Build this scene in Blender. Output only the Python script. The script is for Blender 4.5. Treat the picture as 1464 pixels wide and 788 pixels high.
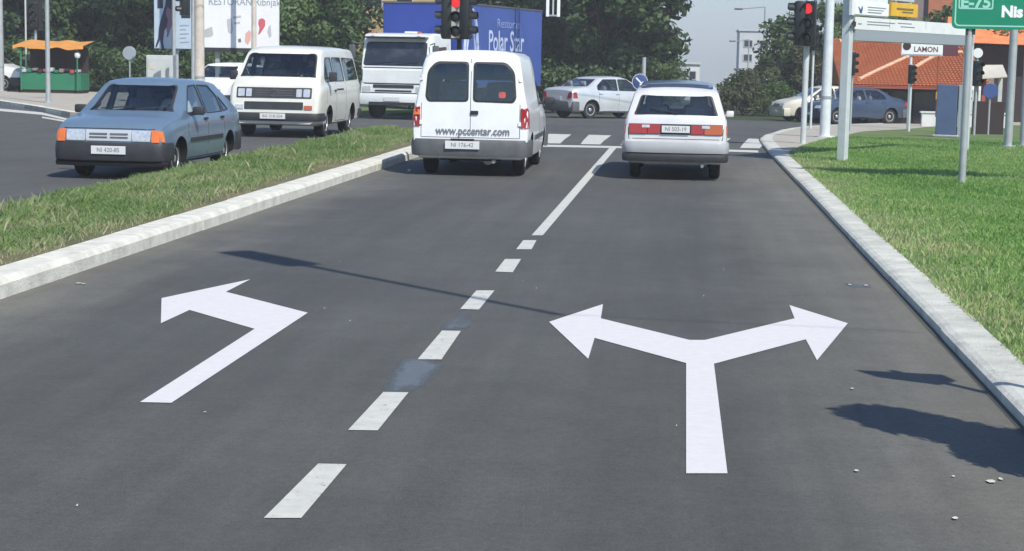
import bpy, bmesh, math, random
import numpy as np
from mathutils import Vector, Matrix
from mathutils.bvhtree import BVHTree
R = math.radians
random.seed(7); rng = np.random.default_rng(11)
for o in list(bpy.data.objects): bpy.data.objects.remove(o)
S = bpy.context.scene
COL = S.collection
# ------------------------------------------------------------ camera
F, H = 2530.0, 1.72
VX, VY, ROLL = 977.0, 88.0, 1.1
def _cam():
    y = Vector(((VX-732)/F, -(VY-394)/F, -1)).normalized(); r = R(ROLL)
    q = Vector(((VX+1000*math.cos(r)-732)/F, -(VY+1000*math.sin(r)-394)/F, -1))
    z = q.cross(y).normalized()
    if z.y < 0: z = -z
    return Matrix((y.cross(z), y, z))
RM = _cam()
cd = bpy.data.cameras.new('camera'); cam = bpy.data.objects.new('camera', cd); COL.objects.link(cam)
cam.matrix_world = Matrix.Translation((0, 0, H)) @ RM.to_4x4()
cd.sensor_width = 36; cd.lens = F*36/1464; cd.clip_end = 3000; cd.clip_start = 0.05
S.camera = cam
# ------------------------------------------------------------ light
SD = Vector((-.58, .81)).normalized(); ELEV = 48
w = bpy.data.worlds.new("World"); S.world = w; w.use_nodes = True
nt = w.node_tree; bg = nt.nodes['Background']
sky = nt.nodes.new('ShaderNodeTexSky'); sky.sky_type = 'NISHITA'; sky.sun_disc = False
sky.sun_elevation = R(ELEV); sky.sun_rotation = math.atan2(-SD.x, -SD.y)
sky.air_density = 1.0; sky.dust_density = .8; sky.ozone_density = 8.0
nt.links.new(sky.outputs[0], bg.inputs[0]); bg.inputs[1].default_value = .125
sl = bpy.data.lights.new('sun', 'SUN'); sl.energy = 4.3; sl.angle = R(.53); sl.color = (1, .95, .86)
so = bpy.data.objects.new('sun', sl); COL.objects.link(so)
so.rotation_euler = Vector((SD.x*math.cos(R(ELEV)), SD.y*math.cos(R(ELEV)), -math.sin(R(ELEV)))).to_track_quat('-Z', 'Y').to_euler()
so.location = (6, -6, 20)
vs = S.view_settings; vs.view_transform = 'Standard'; vs.look = 'None'; vs.gamma = 1; vs.exposure = 0.25; vs.use_curve_mapping = False
S.display_settings.display_device = 'sRGB'

# ------------------------------------------------------------ helpers
def sst(a, b, x):
    t = min(1, max(0, (x-a)/(b-a))); return t*t*(3-2*t)
def gz(x, y):
    return -.012*min(42, max(0, y-38))*sst(-16, -10, x) - .03*min(8, max(0, x))*sst(45, 60, y)
def ray(px, py):
    return RM @ Vector(((px-732)/F, -(py-394)/F, -1))
def G(px, py, dz=0.):
    d = ray(px, py); z = dz
    for _ in range(30):
        t = (z-H)/d.z if d.z < -1e-4 else 200/d.y
        z = gz(d.x*t, d.y*t)+dz
    return Vector((d.x*t, d.y*t, z))
def P(px, py, Y):
    d = ray(px, py); t = Y/d.y
    return Vector((d.x*t, Y, H+d.z*t))
def srgb(r, g, b):
    f = lambda c: (c/255/12.92 if c <= 10 else ((c/255+.055)/1.055)**2.4)
    return (f(r), f(g), f(b), 1)

MATS = {}
def mat(name, col=(.5, .5, .5), rough=.6, metal=0, coat=0, var=0, vscale=4., bump=0, bscale=60., spec=.5, emit=None, alpha=None):
    m = bpy.data.materials.new(name); m.use_nodes = True; n = m.node_tree; b = n.nodes['Principled BSDF']
    c = (col[0], col[1], col[2], 1)
    b.inputs['Base Color'].default_value = c; b.inputs['Roughness'].default_value = rough; b.inputs['Metallic'].default_value = metal
    b.inputs['Coat Weight'].default_value = coat; b.inputs['Coat Roughness'].default_value = .08
    b.inputs['Specular IOR Level'].default_value = spec
    tc = n.nodes.new('ShaderNodeTexCoord')
    if var:
        nz = n.nodes.new('ShaderNodeTexNoise'); nz.inputs['Scale'].default_value = vscale; nz.inputs['Detail'].default_value = 8; nz.inputs['Roughness'].default_value = .62
        n.links.new(tc.outputs['Object'], nz.inputs['Vector'])
        mr = n.nodes.new('ShaderNodeMapRange'); mr.inputs[1].default_value = .3; mr.inputs[2].default_value = .7
        mr.inputs[3].default_value = 1-var; mr.inputs[4].default_value = 1+var
        n.links.new(nz.outputs[0], mr.inputs[0])
        vm = n.nodes.new('ShaderNodeVectorMath'); vm.operation = 'SCALE'; vm.inputs[0].default_value = c[:3]
        n.links.new(mr.outputs[0], vm.inputs['Scale']); n.links.new(vm.outputs[0], b.inputs['Base Color'])
    if bump:
        nb = n.nodes.new('ShaderNodeTexNoise'); nb.inputs['Scale'].default_value = bscale; nb.inputs['Detail'].default_value = 4
        n.links.new(tc.outputs['Object'], nb.inputs['Vector'])
        bm_ = n.nodes.new('ShaderNodeBump'); bm_.inputs['Strength'].default_value = bump; bm_.inputs['Distance'].default_value = .02
        n.links.new(nb.outputs[0], bm_.inputs['Height']); n.links.new(bm_.outputs[0], b.inputs['Normal'])
    if emit: b.inputs['Emission Color'].default_value = emit[0]; b.inputs['Emission Strength'].default_value = emit[1]
    MATS[name] = m; return m

def tag(o, label=None, cat=None, group=None, kind=None):
    if label: o['label'] = label
    if cat: o['category'] = cat
    if group: o['group'] = group
    if kind: o['kind'] = kind
    return o
def empty(name, loc, rz=0, label=None, cat=None, group=None):
    o = bpy.data.objects.new(name, None); COL.objects.link(o); o.location = loc; o.rotation_euler = (0, 0, rz); o.empty_display_size = .2
    return tag(o, label, cat, group)
def link(name, me, parent=None, m=None, smooth=False):
    o = bpy.data.objects.new(name, me); COL.objects.link(o); o.parent = parent
    if m is not None: me.materials.append(m)
    if smooth:
        me.polygons.foreach_set('use_smooth', [True]*len(me.polygons)); me.set_sharp_from_angle(angle=R(smooth if smooth is not True else 35))
    return o
class MB:
    def __init__(s): s.v = []; s.f = []
    def add(s, vs_, fs):
        k = len(s.v); s.v += [tuple(p) for p in vs_]; s.f += [tuple(i+k for i in f) for f in fs]; return s
    def box(s, c, d, rz=0, ch=0.0, M=None):
        bm = bmesh.new(); bmesh.ops.create_cube(bm, size=1)
        for v in bm.verts: v.co = Vector((v.co.x*d[0], v.co.y*d[1], v.co.z*d[2]))
        if ch: bmesh.ops.bevel(bm, geom=bm.edges[:], offset=ch, segments=2, affect='EDGES', profile=.5)
        T = Matrix.Translation(c) @ Matrix.Rotation(rz, 4, 'Z')
        if M is not None: T = M @ T
        for v in bm.verts: v.co = T @ v.co
        s._bm(bm); return s
    def _bm(s, bm):
        bm.verts.index_update(); s.add([v.co for v in bm.verts], [[v.index for v in f.verts] for f in bm.faces]); bm.free()
    def tube(s, p0, p1, r0, r1=None, n=14, cap=True):
        r1 = r0 if r1 is None else r1; p0, p1 = Vector(p0), Vector(p1); a = (p1-p0).normalized()
        u = a.orthogonal().normalized(); w_ = a.cross(u)
        vs_ = []
        for p, r in ((p0, r0), (p1, r1)):
            for i in range(n): t = 2*math.pi*i/n; vs_.append(p+u*r*math.cos(t)+w_*r*math.sin(t))
        fs = [(i, (i+1) % n, n+(i+1) % n, n+i) for i in range(n)]
        if cap: fs += [tuple(range(n))[::-1], tuple(range(n, 2*n))]
        s.add(vs_, fs); return s
    def path(s, pts, r, n=10):
        for a, b in zip(pts, pts[1:]): s.tube(a, b, r, r, n)
        return s
    def lathe(s, prof, c, axis='y', n=28):   # prof: (radius, offset along the axis)
        vs_ = []
        for r, h in prof:
            for i in range(n):
                t = 2*math.pi*i/n; a, b = r*math.cos(t), r*math.sin(t)
                p = {'y': (a, h, b), 'z': (a, b, h), 'x': (h, a, b)}[axis]; vs_.append(Vector(p)+Vector(c))
        fs = []
        for k in range(len(prof)-1):
            for i in range(n): fs.append((k*n+i, k*n+(i+1) % n, (k+1)*n+(i+1) % n, (k+1)*n+i))
        fs += [tuple(range(n))[::-1], tuple((len(prof)-1)*n+i for i in range(n))]
        s.add(vs_, fs); return s
    def prism(s, poly, fn0, fn1):            # 2D polygon between two mappings
        n = len(poly); s.add([fn0(*p) for p in poly]+[fn1(*p) for p in poly], [tuple(range(n)), tuple(range(n, 2*n))[::-1]]+[(i, i+n, (i+1) % n+n, (i+1) % n) for i in range(n)]); return s
    def build(s, name, m, parent=None, smooth=False):
        me = bpy.data.meshes.new(name); me.from_pydata(s.v, [], s.f); me.validate(); me.update()
        bm = bmesh.new(); bm.from_mesh(me); bmesh.ops.recalc_face_normals(bm, faces=bm.faces); bm.to_mesh(me); bm.free()
        return link(name, me, parent, m, smooth)
def rp(pts, r=.04, n=4):
    """round the corners of a 2D polygon"""
    out = []; N = len(pts)
    for i in range(N):
        p = Vector(pts[i]); a = Vector(pts[i-1])-p; b = Vector(pts[(i+1) % N])-p
        rr = min(r, a.length*.45, b.length*.45); A = p+a.normalized()*rr; B = p+b.normalized()*rr
        for k in range(n+1):
            t = k/n; q = A*(1-t)**2+p*2*t*(1-t)+B*t*t; out.append((q.x, q.y))
    return out
def grid_poly(poly, step, mapf=None, ystart=None):
    bm = bmesh.new(); vs_ = [bm.verts.new((x, y, 0)) for x, y in poly]; bm.faces.new(vs_)
    xs = [p[0] for p in poly]; ys = [p[1] for p in poly]
    for ax, lo, hi in ((0, min(xs), max(xs)), (1, min(ys), max(ys))):
        v = math.floor(lo/step)*step+step
        while v < hi:
            if not (ax == 1 and ystart is not None and v < ystart):
                n = (1, 0, 0) if ax == 0 else (0, 1, 0); c = (v, 0, 0) if ax == 0 else (0, v, 0)
                bmesh.ops.bisect_plane(bm, geom=bm.verts[:]+bm.edges[:]+bm.faces[:], dist=1e-5, plane_co=c, plane_no=n)
            v += step
    bmesh.ops.triangulate(bm, faces=[f for f in bm.faces if len(f.verts) > 4])
    return bm
def sheet(name, poly, m, dz=.004, thick=0, step=1., kind='structure', parent=None, ystart=33):
    """ground-hugging sheet; thick > 0 makes a raised slab"""
    bm = grid_poly(poly, step, ystart=ystart)
    if thick:
        r = bmesh.ops.extrude_face_region(bm, geom=bm.faces[:])
        dn = {v for v in r['geom'] if isinstance(v, bmesh.types.BMVert)}
        for v in bm.verts: v.co.z = gz(v.co.x, v.co.y)+dz-(0 if v not in dn else thick)
    else:
        for v in bm.verts: v.co.z = gz(v.co.x, v.co.y)+dz
    bmesh.ops.recalc_face_normals(bm, faces=bm.faces)
    if not thick:
        if sum(f.normal.z for f in bm.faces) < 0: bmesh.ops.reverse_faces(bm, faces=bm.faces)
    me = bpy.data.meshes.new(name); bm.to_mesh(me); bm.free()
    o = link(name, me, parent, m); 
    if kind: o['kind'] = kind
    return o
def text(name, s_, size, loc, rot, m, parent, sx=1., ex=.002, align='CENTER', bold=0.0):
    c = bpy.data.curves.new(name, 'FONT'); c.body = s_; c.size = size; c.align_x = align; c.align_y = 'CENTER'; c.extrude = ex; c.resolution_u = 3; c.offset = bold
    t = bpy.data.objects.new(name, c); COL.objects.link(t)
    dg = bpy.context.evaluated_depsgraph_get(); me = bpy.data.meshes.new_from_object(t.evaluated_get(dg)); bpy.data.objects.remove(t)
    me.name = name; o = link(name, me, parent, m); me.materials.clear(); me.materials.append(m)
    o.location = loc; o.rotation_euler = rot; o.scale = (sx, 1, 1); return o
def copy_tree(o, parent=None):
    c = o.copy(); COL.objects.link(c); c.parent = parent
    for ch in list(o.children): copy_tree(ch, c)
    return c

# ------------------------------------------------------------ materials
def asphalt():
    m = mat('asphalt', (.07, .07, .07), .85, spec=.35); n = m.node_tree; L = n.links; b = n.nodes['Principled BSDF']; tc = n.nodes['Texture Coordinate']
    def noise(sc, det=6, vec=None, rough=.6):
        z = n.nodes.new('ShaderNodeTexNoise'); z.inputs['Scale'].default_value = sc; z.inputs['Detail'].default_value = det; z.inputs['Roughness'].default_value = rough
        L.new(vec or tc.outputs['Object'], z.inputs['Vector']); return z.outputs[0]
    def ramp(i, a, b_, lo, hi):
        r = n.nodes.new('ShaderNodeMapRange'); r.inputs[1].default_value = a; r.inputs[2].default_value = b_; r.inputs[3].default_value = lo; r.inputs[4].default_value = hi; L.new(i, r.inputs[0]); return r.outputs[0]
    def math_(op, a, b_):
        r = n.nodes.new('ShaderNodeMath'); r.operation = op
        for k, v in enumerate((a, b_)):
            if isinstance(v, (int, float)): r.inputs[k].default_value = v
            else: L.new(v, r.inputs[k])
        return r.outputs[0]
    mp = n.nodes.new('ShaderNodeMapping'); mp.inputs['Scale'].default_value = (3.2, .16, 1); L.new(tc.outputs['Object'], mp.inputs['Vector'])
    streak = ramp(noise(1.3, 5, mp.outputs[0]), .3, .7, .9, 1.1)
    big = ramp(noise(.35, 5), .3, .7, .86, 1.12); mid = ramp(noise(3.5, 6), .3, .7, .93, 1.07); fine = math_('MULTIPLY', ramp(noise(90, 3, rough=.8), .3, .72, .72, 1.3), ramp(noise(22, 3, rough=.8), .3, .7, .86, 1.14))
    k = math_('MULTIPLY', math_('MULTIPLY', streak, big), math_('MULTIPLY', mid, fine))
    sep = n.nodes.new('ShaderNodeSeparateXYZ'); L.new(tc.outputs['Object'], sep.inputs[0])
    wx = math_('ADD', sep.outputs[0], ramp(noise(.5, 3), .3, .7, -.3, .3))
    for cx in (.1, -3.05):                          # oil-darkened lane centres
        k = math_('MULTIPLY', k, ramp(math_('ABSOLUTE', math_('SUBTRACT', wx, cx), 0), .1, .9, .90, 1.0))
    k = math_('MULTIPLY', k, ramp(noise(1.6, 7, rough=.75), .62, .72, 1.0, .86))
    wob = ramp(noise(.8, 4), .3, .7, -.35, .35); xw = math_('ADD', sep.outputs[0], wob)
    dust = math_('ADD', ramp(xw, .35, 1.7, 0, 1), ramp(xw, -3.75, -4.6, 0, 1))
    yr = ramp(sep.outputs[1], 30, 36, 1, 0); xl = ramp(sep.outputs[0], 1.8, 2.2, 1, 0); xl2 = ramp(sep.outputs[0], -5.2, -4.8, 0, 1)
    dust = math_('MULTIPLY', math_('MULTIPLY', dust, yr), math_('MULTIPLY', xl, xl2)); dust = math_('MULTIPLY', dust, .62)
    sc = n.nodes.new('ShaderNodeVectorMath'); sc.operation = 'SCALE'; sc.inputs[0].default_value = (.086, .088, .082); L.new(k, sc.inputs['Scale'])
    sc2 = n.nodes.new('ShaderNodeVectorMath'); sc2.operation = 'SCALE'; sc2.inputs[0].default_value = (.185, .178, .145); L.new(k, sc2.inputs['Scale'])
    mx = n.nodes.new('ShaderNodeMix'); mx.data_type = 'RGBA'; L.new(dust, mx.inputs[0]); L.new(sc.outputs[0], mx.inputs[6]); L.new(sc2.outputs[0], mx.inputs[7])
    L.new(mx.outputs[2], b.inputs['Base Color'])
    bp = n.nodes.new('ShaderNodeBump'); bp.inputs['Strength'].default_value = .35; bp.inputs['Distance'].default_value = .006; L.new(noise(140, 2), bp.inputs['Height']); L.new(bp.outputs[0], b.inputs['Normal'])
    return m
def chips(m, lo=.60, hi=.66, sc=16):
    n = m.node_tree; b = n.nodes['Principled BSDF']; z = n.nodes.new('ShaderNodeTexNoise'); z.inputs['Scale'].default_value = sc; z.inputs['Detail'].default_value = 8; z.inputs['Roughness'].default_value = .75
    n.links.new(n.nodes['Texture Coordinate'].outputs['Object'], z.inputs['Vector']); r = n.nodes.new('ShaderNodeMapRange'); r.inputs[1].default_value = lo; r.inputs[2].default_value = hi; n.links.new(z.outputs[0], r.inputs[0])
    x = n.nodes.new('ShaderNodeMix'); x.data_type = 'RGBA'; n.links.new(r.outputs[0], x.inputs[0]); src = b.inputs['Base Color'].links[0].from_socket; n.links.new(src, x.inputs[6]); x.inputs[7].default_value = (.13, .13, .12, 1); n.links.new(x.outputs[2], b.inputs['Base Color'])
asphalt()
mat('paint_line', (.54, .54, .49), .7, var=.12, vscale=9, bump=.2, bscale=120)
mat('paint_arrow', (.66, .64, .63), .65, var=.05, vscale=14, bump=.15, bscale=120)
chips(MATS['paint_line']); chips(MATS['paint_arrow'], .68, .74, 9)
def worn(name, col, lo, hi, sc, st=(1, 1, 1), mxa=1.):
    m = mat(name, col, .85, var=.12, vscale=14); n = m.node_tree; b = n.nodes['Principled BSDF']
    z = n.nodes.new('ShaderNodeTexNoise'); z.inputs['Scale'].default_value = sc; z.inputs['Detail'].default_value = 6; z.inputs['Roughness'].default_value = .7
    mp = n.nodes.new('ShaderNodeMapping'); mp.inputs['Scale'].default_value = st; n.links.new(n.nodes['Texture Coordinate'].outputs['Object'], mp.inputs['Vector']); n.links.new(mp.outputs[0], z.inputs['Vector'])
    r = n.nodes.new('ShaderNodeMapRange'); r.inputs[1].default_value = lo; r.inputs[2].default_value = hi; r.inputs[4].default_value = mxa
    at = n.nodes.new('ShaderNodeAttribute'); at.attribute_name = 'fade'; ad = n.nodes.new('ShaderNodeMath'); ad.operation = 'MULTIPLY_ADD'; ad.inputs[1].default_value = .5; n.links.new(at.outputs['Fac'], ad.inputs[0]); n.links.new(z.outputs[0], ad.inputs[2])
    su = n.nodes.new('ShaderNodeMath'); su.operation = 'SUBTRACT'; su.inputs[1].default_value = .5; n.links.new(ad.outputs[0], su.inputs[0]); n.links.new(su.outputs[0], r.inputs[0]); n.links.new(r.outputs[0], b.inputs['Alpha'])
    return m
worn('worn_patch', (.125, .150, .175), -.02, .34, 4, (1, .5, 1), .85); worn('scuff', (.21, .21, .20), .30, .70, 6, (1, .6, 1), .6); worn('rubber_streak', (.19, .19, .175), .36, .62, 6, (2.4, .10, 1), .55)
mat('concrete_kerb', (.62, .61, .53), .85, var=.2, vscale=5, bump=.4, bscale=50)
chips(MATS['concrete_kerb'], .66, .80, 4); mat('kerb_grey', (.53, .53, .47), .85, var=.22, vscale=4, bump=.4, bscale=50); chips(MATS['kerb_grey'], .58, .74, 5)
mat('kerb_joint', (.10, .10, .085), .9)
mat('pavement', (.40, .37, .31), .9, var=.15, vscale=3, bump=.3)
mat('earth', (.16, .13, .085), .95, var=.35, vscale=3, bump=.5, bscale=25)
def lawn(name, a, b_, c_):
    m = mat(name, a, .9, bump=.8, bscale=35); n = m.node_tree; b = n.nodes['Principled BSDF']; tc = n.nodes['Texture Coordinate']
    z = n.nodes.new('ShaderNodeTexNoise'); z.inputs['Scale'].default_value = .9; z.inputs['Detail'].default_value = 9; z.inputs['Roughness'].default_value = .72; n.links.new(tc.outputs['Object'], z.inputs['Vector'])
    cr = n.nodes.new('ShaderNodeValToRGB'); e = cr.color_ramp.elements; e[0].position = .32; e[0].color = (*a, 1); e[1].position = .68; e[1].color = (*c_, 1); x = e.new(.5); x.color = (*b_, 1)
    n.links.new(z.outputs[0], cr.inputs[0]); n.links.new(cr.outputs[0], b.inputs['Base Color']); return m
lawn('lawn_base', (.07, .12, .03), (.11, .17, .04), (.21, .21, .09))
lawn('median_base', (.08, .10, .035), (.14, .13, .06), (.24, .18, .11))
lawn('far_ground', (.02, .035, .012), (.035, .055, .018), (.06, .07, .03))
def leafmat(name, cols, trans=.25, rough=.6):
    m = bpy.data.materials.new(name); m.use_nodes = True; n = m.node_tree; b = n.nodes['Principled BSDF']; b.inputs['Roughness'].default_value = rough; b.inputs['Specular IOR Level'].default_value = .3
    at = n.nodes.new('ShaderNodeAttribute'); at.attribute_name = 'tint'
    cr = n.nodes.new('ShaderNodeValToRGB'); e = cr.color_ramp.elements
    e[0].color = (*cols[0], 1); e[1].color = (*cols[-1], 1)
    for k, c in enumerate(cols[1:-1]): x = e.new((k+1)/(len(cols)-1)); x.color = (*c, 1)
    n.links.new(at.outputs['Fac'], cr.inputs[0]); n.links.new(cr.outputs[0], b.inputs['Base Color'])
    tr = n.nodes.new('ShaderNodeBsdfTranslucent'); n.links.new(cr.outputs[0], tr.inputs[0])
    mx = n.nodes.new('ShaderNodeMixShader'); mx.inputs[0].default_value = trans
    n.links.new(b.outputs[0], mx.inputs[1]); n.links.new(tr.outputs[0], mx.inputs[2]); n.links.new(mx.outputs[0], n.nodes['Material Output'].inputs[0])
    MATS[name] = m; return m
leafmat('blades_lawn', [(.12, .26, .055), (.22, .42, .10), (.34, .50, .16), (.56, .54, .30)], .45)
leafmat('blades_median', [(.13, .24, .06), (.22, .35, .11), (.36, .42, .19), (.58, .53, .35)], .45)
leafmat('leaves_dark', [(.032, .062, .022), (.05, .092, .03), (.075, .125, .042), (.11, .165, .06)])
leafmat('leaves_mid', [(.04, .075, .022), (.07, .125, .035), (.10, .165, .05), (.14, .20, .07)])
leafmat('leaves_olive', [(.04, .055, .022), (.065, .08, .03), (.09, .11, .045), (.12, .12, .06)])
mat('bark', (.10, .075, .055), .9, var=.3, vscale=8, bump=.6, bscale=30)
mat('galv', (.42, .45, .45), .5, metal=.35, var=.12, vscale=6); mat('galv_light', (.55, .60, .59), .5, metal=.1, var=.10, vscale=5)
mat('concrete_pole', (.55, .50, .43), .85, var=.15, vscale=5); mat('white_pole', (.62, .66, .67), .55, var=.12, vscale=6)
mat('black', (.014, .015, .016), .55, var=.2); mat('signal_black', (.012, .016, .016), .45)
mat('rubber', (.018, .018, .019), .8, var=.2, vscale=20); mat('black_trim', (.030, .031, .034), .55, var=.25, vscale=5)
mat('grey_trim', (.10, .105, .11), .55, var=.2, vscale=5); mat('under', (.008, .008, .009), .9)
mat('rim_steel', (.52, .53, .54), .38, metal=.6, var=.15, vscale=9); mat('rim_dirty', (.28, .28, .27), .5, metal=.5, var=.2, vscale=9)
mat('chrome', (.75, .76, .77), .22, metal=1); mat('lamp_glass', (.62, .64, .65), .12, metal=.35, coat=1, var=.25, vscale=25)
mat('lens_red', (.34, .012, .014), .15, coat=1); mat('lens_orange', (.75, .17, .015), .18, coat=1); mat('lens_amber', (.46, .10, .02), .18, coat=1)
mat('grille_silver', (.58, .60, .61), .35, metal=.2); mat('sticker_pink', (.50, .10, .09), .6, var=.3, vscale=20); mat('plate', (.66, .67, .66), .5); mat('ink', (.03, .03, .035), .6); mat('ink_soft', (.16, .17, .19), .6)
mat('white', (.72, .74, .73), .5, var=.06); mat('white_bright', (.82, .83, .83), .5, var=.04)
mat('red_lamp_on', (.5, .02, .02), .3, emit=((1, .04, .05, 1), .75)); mat('lamp_off', (.03, .032, .026), .25, coat=.6)
mat('signal_face', (.42, .39, .34), .6)
mat('sign_green', srgb(0, 128, 96), .45, var=.05); mat('sign_back', (.36, .40, .43), .5, metal=.3); mat('sign_blue', (.045, .085, .24), .4)
mat('yellow', (.72, .42, .03), .5, var=.08); mat('red', (.5, .03, .03), .5)
mat('tile_orange', (.66, .21, .075), .8, var=.22, vscale=3); mat('ridge_tile', (.62, .42, .28), .8, var=.15)
mat('wall_orange', (.42, .15, .075), .85, var=.1); mat('wall_brown', (.22, .18, .16), .85, var=.15, vscale=.4); mat('wall_yellow', (.48, .34, .17), .85, var=.08)
mat('wall_pale', (.50, .52, .53), .8, var=.08, vscale=.5); mat('roof_red', (.30, .08, .05), .8, var=.2)
mat('wall_white', (.62, .62, .60), .8, var=.12, vscale=2); mat('dark_glass', (.02, .022, .028), .12, spec=.6)
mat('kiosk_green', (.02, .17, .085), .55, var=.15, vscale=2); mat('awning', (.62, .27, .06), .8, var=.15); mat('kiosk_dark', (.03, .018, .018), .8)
mat('teal', (.10, .30, .30), .5); mat('post_blue', (.075, .115, .21), .5, var=.15, vscale=3); mat('poster_blue', (.43, .52, .60), .4, var=.12, vscale=1.2)
mat('figure_dark', (.035, .03, .06), .5); mat('figure_mauve', (.22, .13, .19), .5); mat('box_pale', (.47, .50, .48), .6, var=.1)
def paint(name, c, rough=.28, metal=.0, dirt=.08): return mat(name, c, rough, metal, coat=.6, var=dirt, vscale=2.2)
paint('paint_blue', (.15, .225, .31), .33, .25); paint('paint_cream', (.70, .70, .62), .35); paint('paint_van', (.80, .82, .82), .3); paint('paint_wagon', (.66, .66, .66), .3, .1)
paint('paint_silver', (.64, .67, .68), .28, .3); paint('paint_navy', (.055, .085, .14), .28, .3); paint('paint_truck', (.76, .79, .76), .4); paint('roof_dark', (.045, .06, .10), .35)
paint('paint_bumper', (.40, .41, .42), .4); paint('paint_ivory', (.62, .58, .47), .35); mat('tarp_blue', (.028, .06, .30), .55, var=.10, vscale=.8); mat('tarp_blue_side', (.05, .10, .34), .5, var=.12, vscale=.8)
def glass():
    m = mat('car_glass', (.035, .042, .05), .06, spec=.7, coat=.3); n = m.node_tree; b = n.nodes['Principled BSDF']
    z = n.nodes.new('ShaderNodeTexNoise'); z.inputs['Scale'].default_value = 2.6; z.inputs['Detail'].default_value = 3; n.links.new(n.nodes['Texture Coordinate'].outputs['Object'], z.inputs['Vector'])
    cr = n.nodes.new('ShaderNodeValToRGB'); e = cr.color_ramp.elements; e[0].position = .42; e[0].color = (.02, .025, .032, 1); e[1].position = .70; e[1].color = (.06, .075, .09, 1)
    n.links.new(z.outputs[0], cr.inputs[0]); n.links.new(cr.outputs[0], b.inputs['Base Color'])
    return m
glass()
mat('skin', (.42, .24, .17), .6); mat('shirt_pale', (.60, .60, .58), .8); mat('shirt_dark', (.06, .07, .10), .8); mat('trousers', (.04, .045, .06), .8); mat('hair_dark', (.025, .018, .014), .7)
def clear_glass():
    m = bpy.data.materials.new('clear_glass'); m.use_nodes = True; n = m.node_tree; n.nodes.remove(n.nodes['Principled BSDF'])
    t = n.nodes.new('ShaderNodeBsdfTransparent'); t.inputs[0].default_value = (.70, .76, .76, 1); g = n.nodes.new('ShaderNodeBsdfGlossy'); g.inputs['Roughness'].default_value = .03; g.inputs[0].default_value = (.95, .97, 1, 1)
    ge = n.nodes.new('ShaderNodeNewGeometry'); dt = n.nodes.new('ShaderNodeVectorMath'); dt.operation = 'DOT_PRODUCT'; n.links.new(ge.outputs['Normal'], dt.inputs[0]); n.links.new(ge.outputs['Incoming'], dt.inputs[1])
    def mm(op, a, b=None):
        q = n.nodes.new('ShaderNodeMath'); q.operation = op
        for k, v in enumerate((a, b)):
            if v is None: continue
            if isinstance(v, (int, float)): q.inputs[k].default_value = v
            else: n.links.new(v, q.inputs[k])
        return q
    f_ = mm('MULTIPLY_ADD', mm('POWER', mm('SUBTRACT', 1.0, mm('ABSOLUTE', dt.outputs['Value']).outputs[0]).outputs[0], 4.0).outputs[0], .9); f_.inputs[2].default_value = .09
    mx = n.nodes.new('ShaderNodeMixShader')
    n.links.new(f_.outputs[0], mx.inputs[0]); n.links.new(t.outputs[0], mx.inputs[1]); n.links.new(g.outputs[0], mx.inputs[2]); n.links.new(mx.outputs[0], n.nodes['Material Output'].inputs[0]); MATS['clear_glass'] = m
clear_glass(); mat('seat_cloth', (.24, .25, .27), .9, var=.2, vscale=8); mat('cabin', (.12, .125, .13), .9)
M = MATS

# ------------------------------------------------------------ ground, roads, kerbs
def big_ground():
    ys = list(range(-30, 37, 6))+list(np.arange(38, 84, 2.))+[100, 140, 200, 400, 900, 1300]; xs = [-600, -200, -80, -50, -40, -30, -24, -20, -18, -16, -15, -14, -13, -12, -11, -10, -7, -4, -2, 0, 2, 4, 6, 8, 12, 16, 20, 30, 40, 80, 200, 600]
    b = MB(); b.add([(x, y, gz(x, y)-.03-(max(0, y-84)*.0115+max(0, y-100)*.004)) for y in ys for x in xs], [(j*len(xs)+i, j*len(xs)+i+1, (j+1)*len(xs)+i+1, (j+1)*len(xs)+i) for j in range(len(ys)-1) for i in range(len(xs)-1)])
    tag(b.build('ground', M['far_ground']), kind='structure')
big_ground()
def g2(px, py, dz=0.): p = G(px, py, dz); return (p.x, p.y)
LK = lambda y: -4.64+(y-12)*.0072          # left kerb face
RK = 1.69
sheet('road', [(-60, -12), (30, -12), (30, 67), (-60, 67)], M['asphalt'], dz=0, step=1.)
# median
nose = []
yN = 38.2
med = [(LK(-6)-.26, -6)]+[(LK(y)-.26, y) for y in (12, 36)]+[(-4.9, 37.6), (-5.2, 38.1), (-5.6, 38.2), (-6.1, 37.9), (-6.35, 37), (-6.4, 34), (-6.4, -6)]
sheet('median_soil', med, M['median_base'], dz=.13, thick=.2, step=1.)
# right island outline
edge_px = [(1099, 199), (1106, 193), (1122, 187.5), (1150, 183.5), (1200, 180.5), (1290, 176), (1400, 173.5)]
isl = [(RK, -6), (RK, 36.5)]+[g2(*p) for p in edge_px]
isl[2] = (RK+.12, isl[2][1])
isl += [(24, isl[-1][1]+1), (24, -6)]
def off_poly(pts, d):
    out = []
    for i, p in enumerate(pts):
        a = Vector(pts[max(0, i-1)]); b = Vector(pts[min(len(pts)-1, i+1)]); t = (b-a).normalized(); n = Vector((t.y, -t.x)); q = Vector(p)+n*d; out.append((q.x, q.y))
    return out
kerbline = isl[:-2]
inner = off_poly(kerbline, .26)
paved_px = [(1128, 216), (1150, 207), (1178, 199), (1215, 192), (1262, 186), (1330, 181), (1400, 178)]
paved_in = [g2(*p, .075) for p in paved_px]
lawnpoly = [inner[0], (inner[1][0], paved_in[0][1]-2.0)]+paved_in+[(24, paved_in[-1][1]+.5), (24, -6)]
VZ = .075
sheet('verge_soil', lawnpoly, M['lawn_base'], dz=VZ, thick=.2, step=1.)
pv = [(inner[1][0], paved_in[0][1]-1.99)]+inner[1:]+[(24, isl[-2][1]-.3), (24, paved_in[-1][1]+.5)]+paved_in[::-1]
sheet('pavement', pv, M['pavement'], dz=VZ-.003, thick=.2, step=1.)
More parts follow.
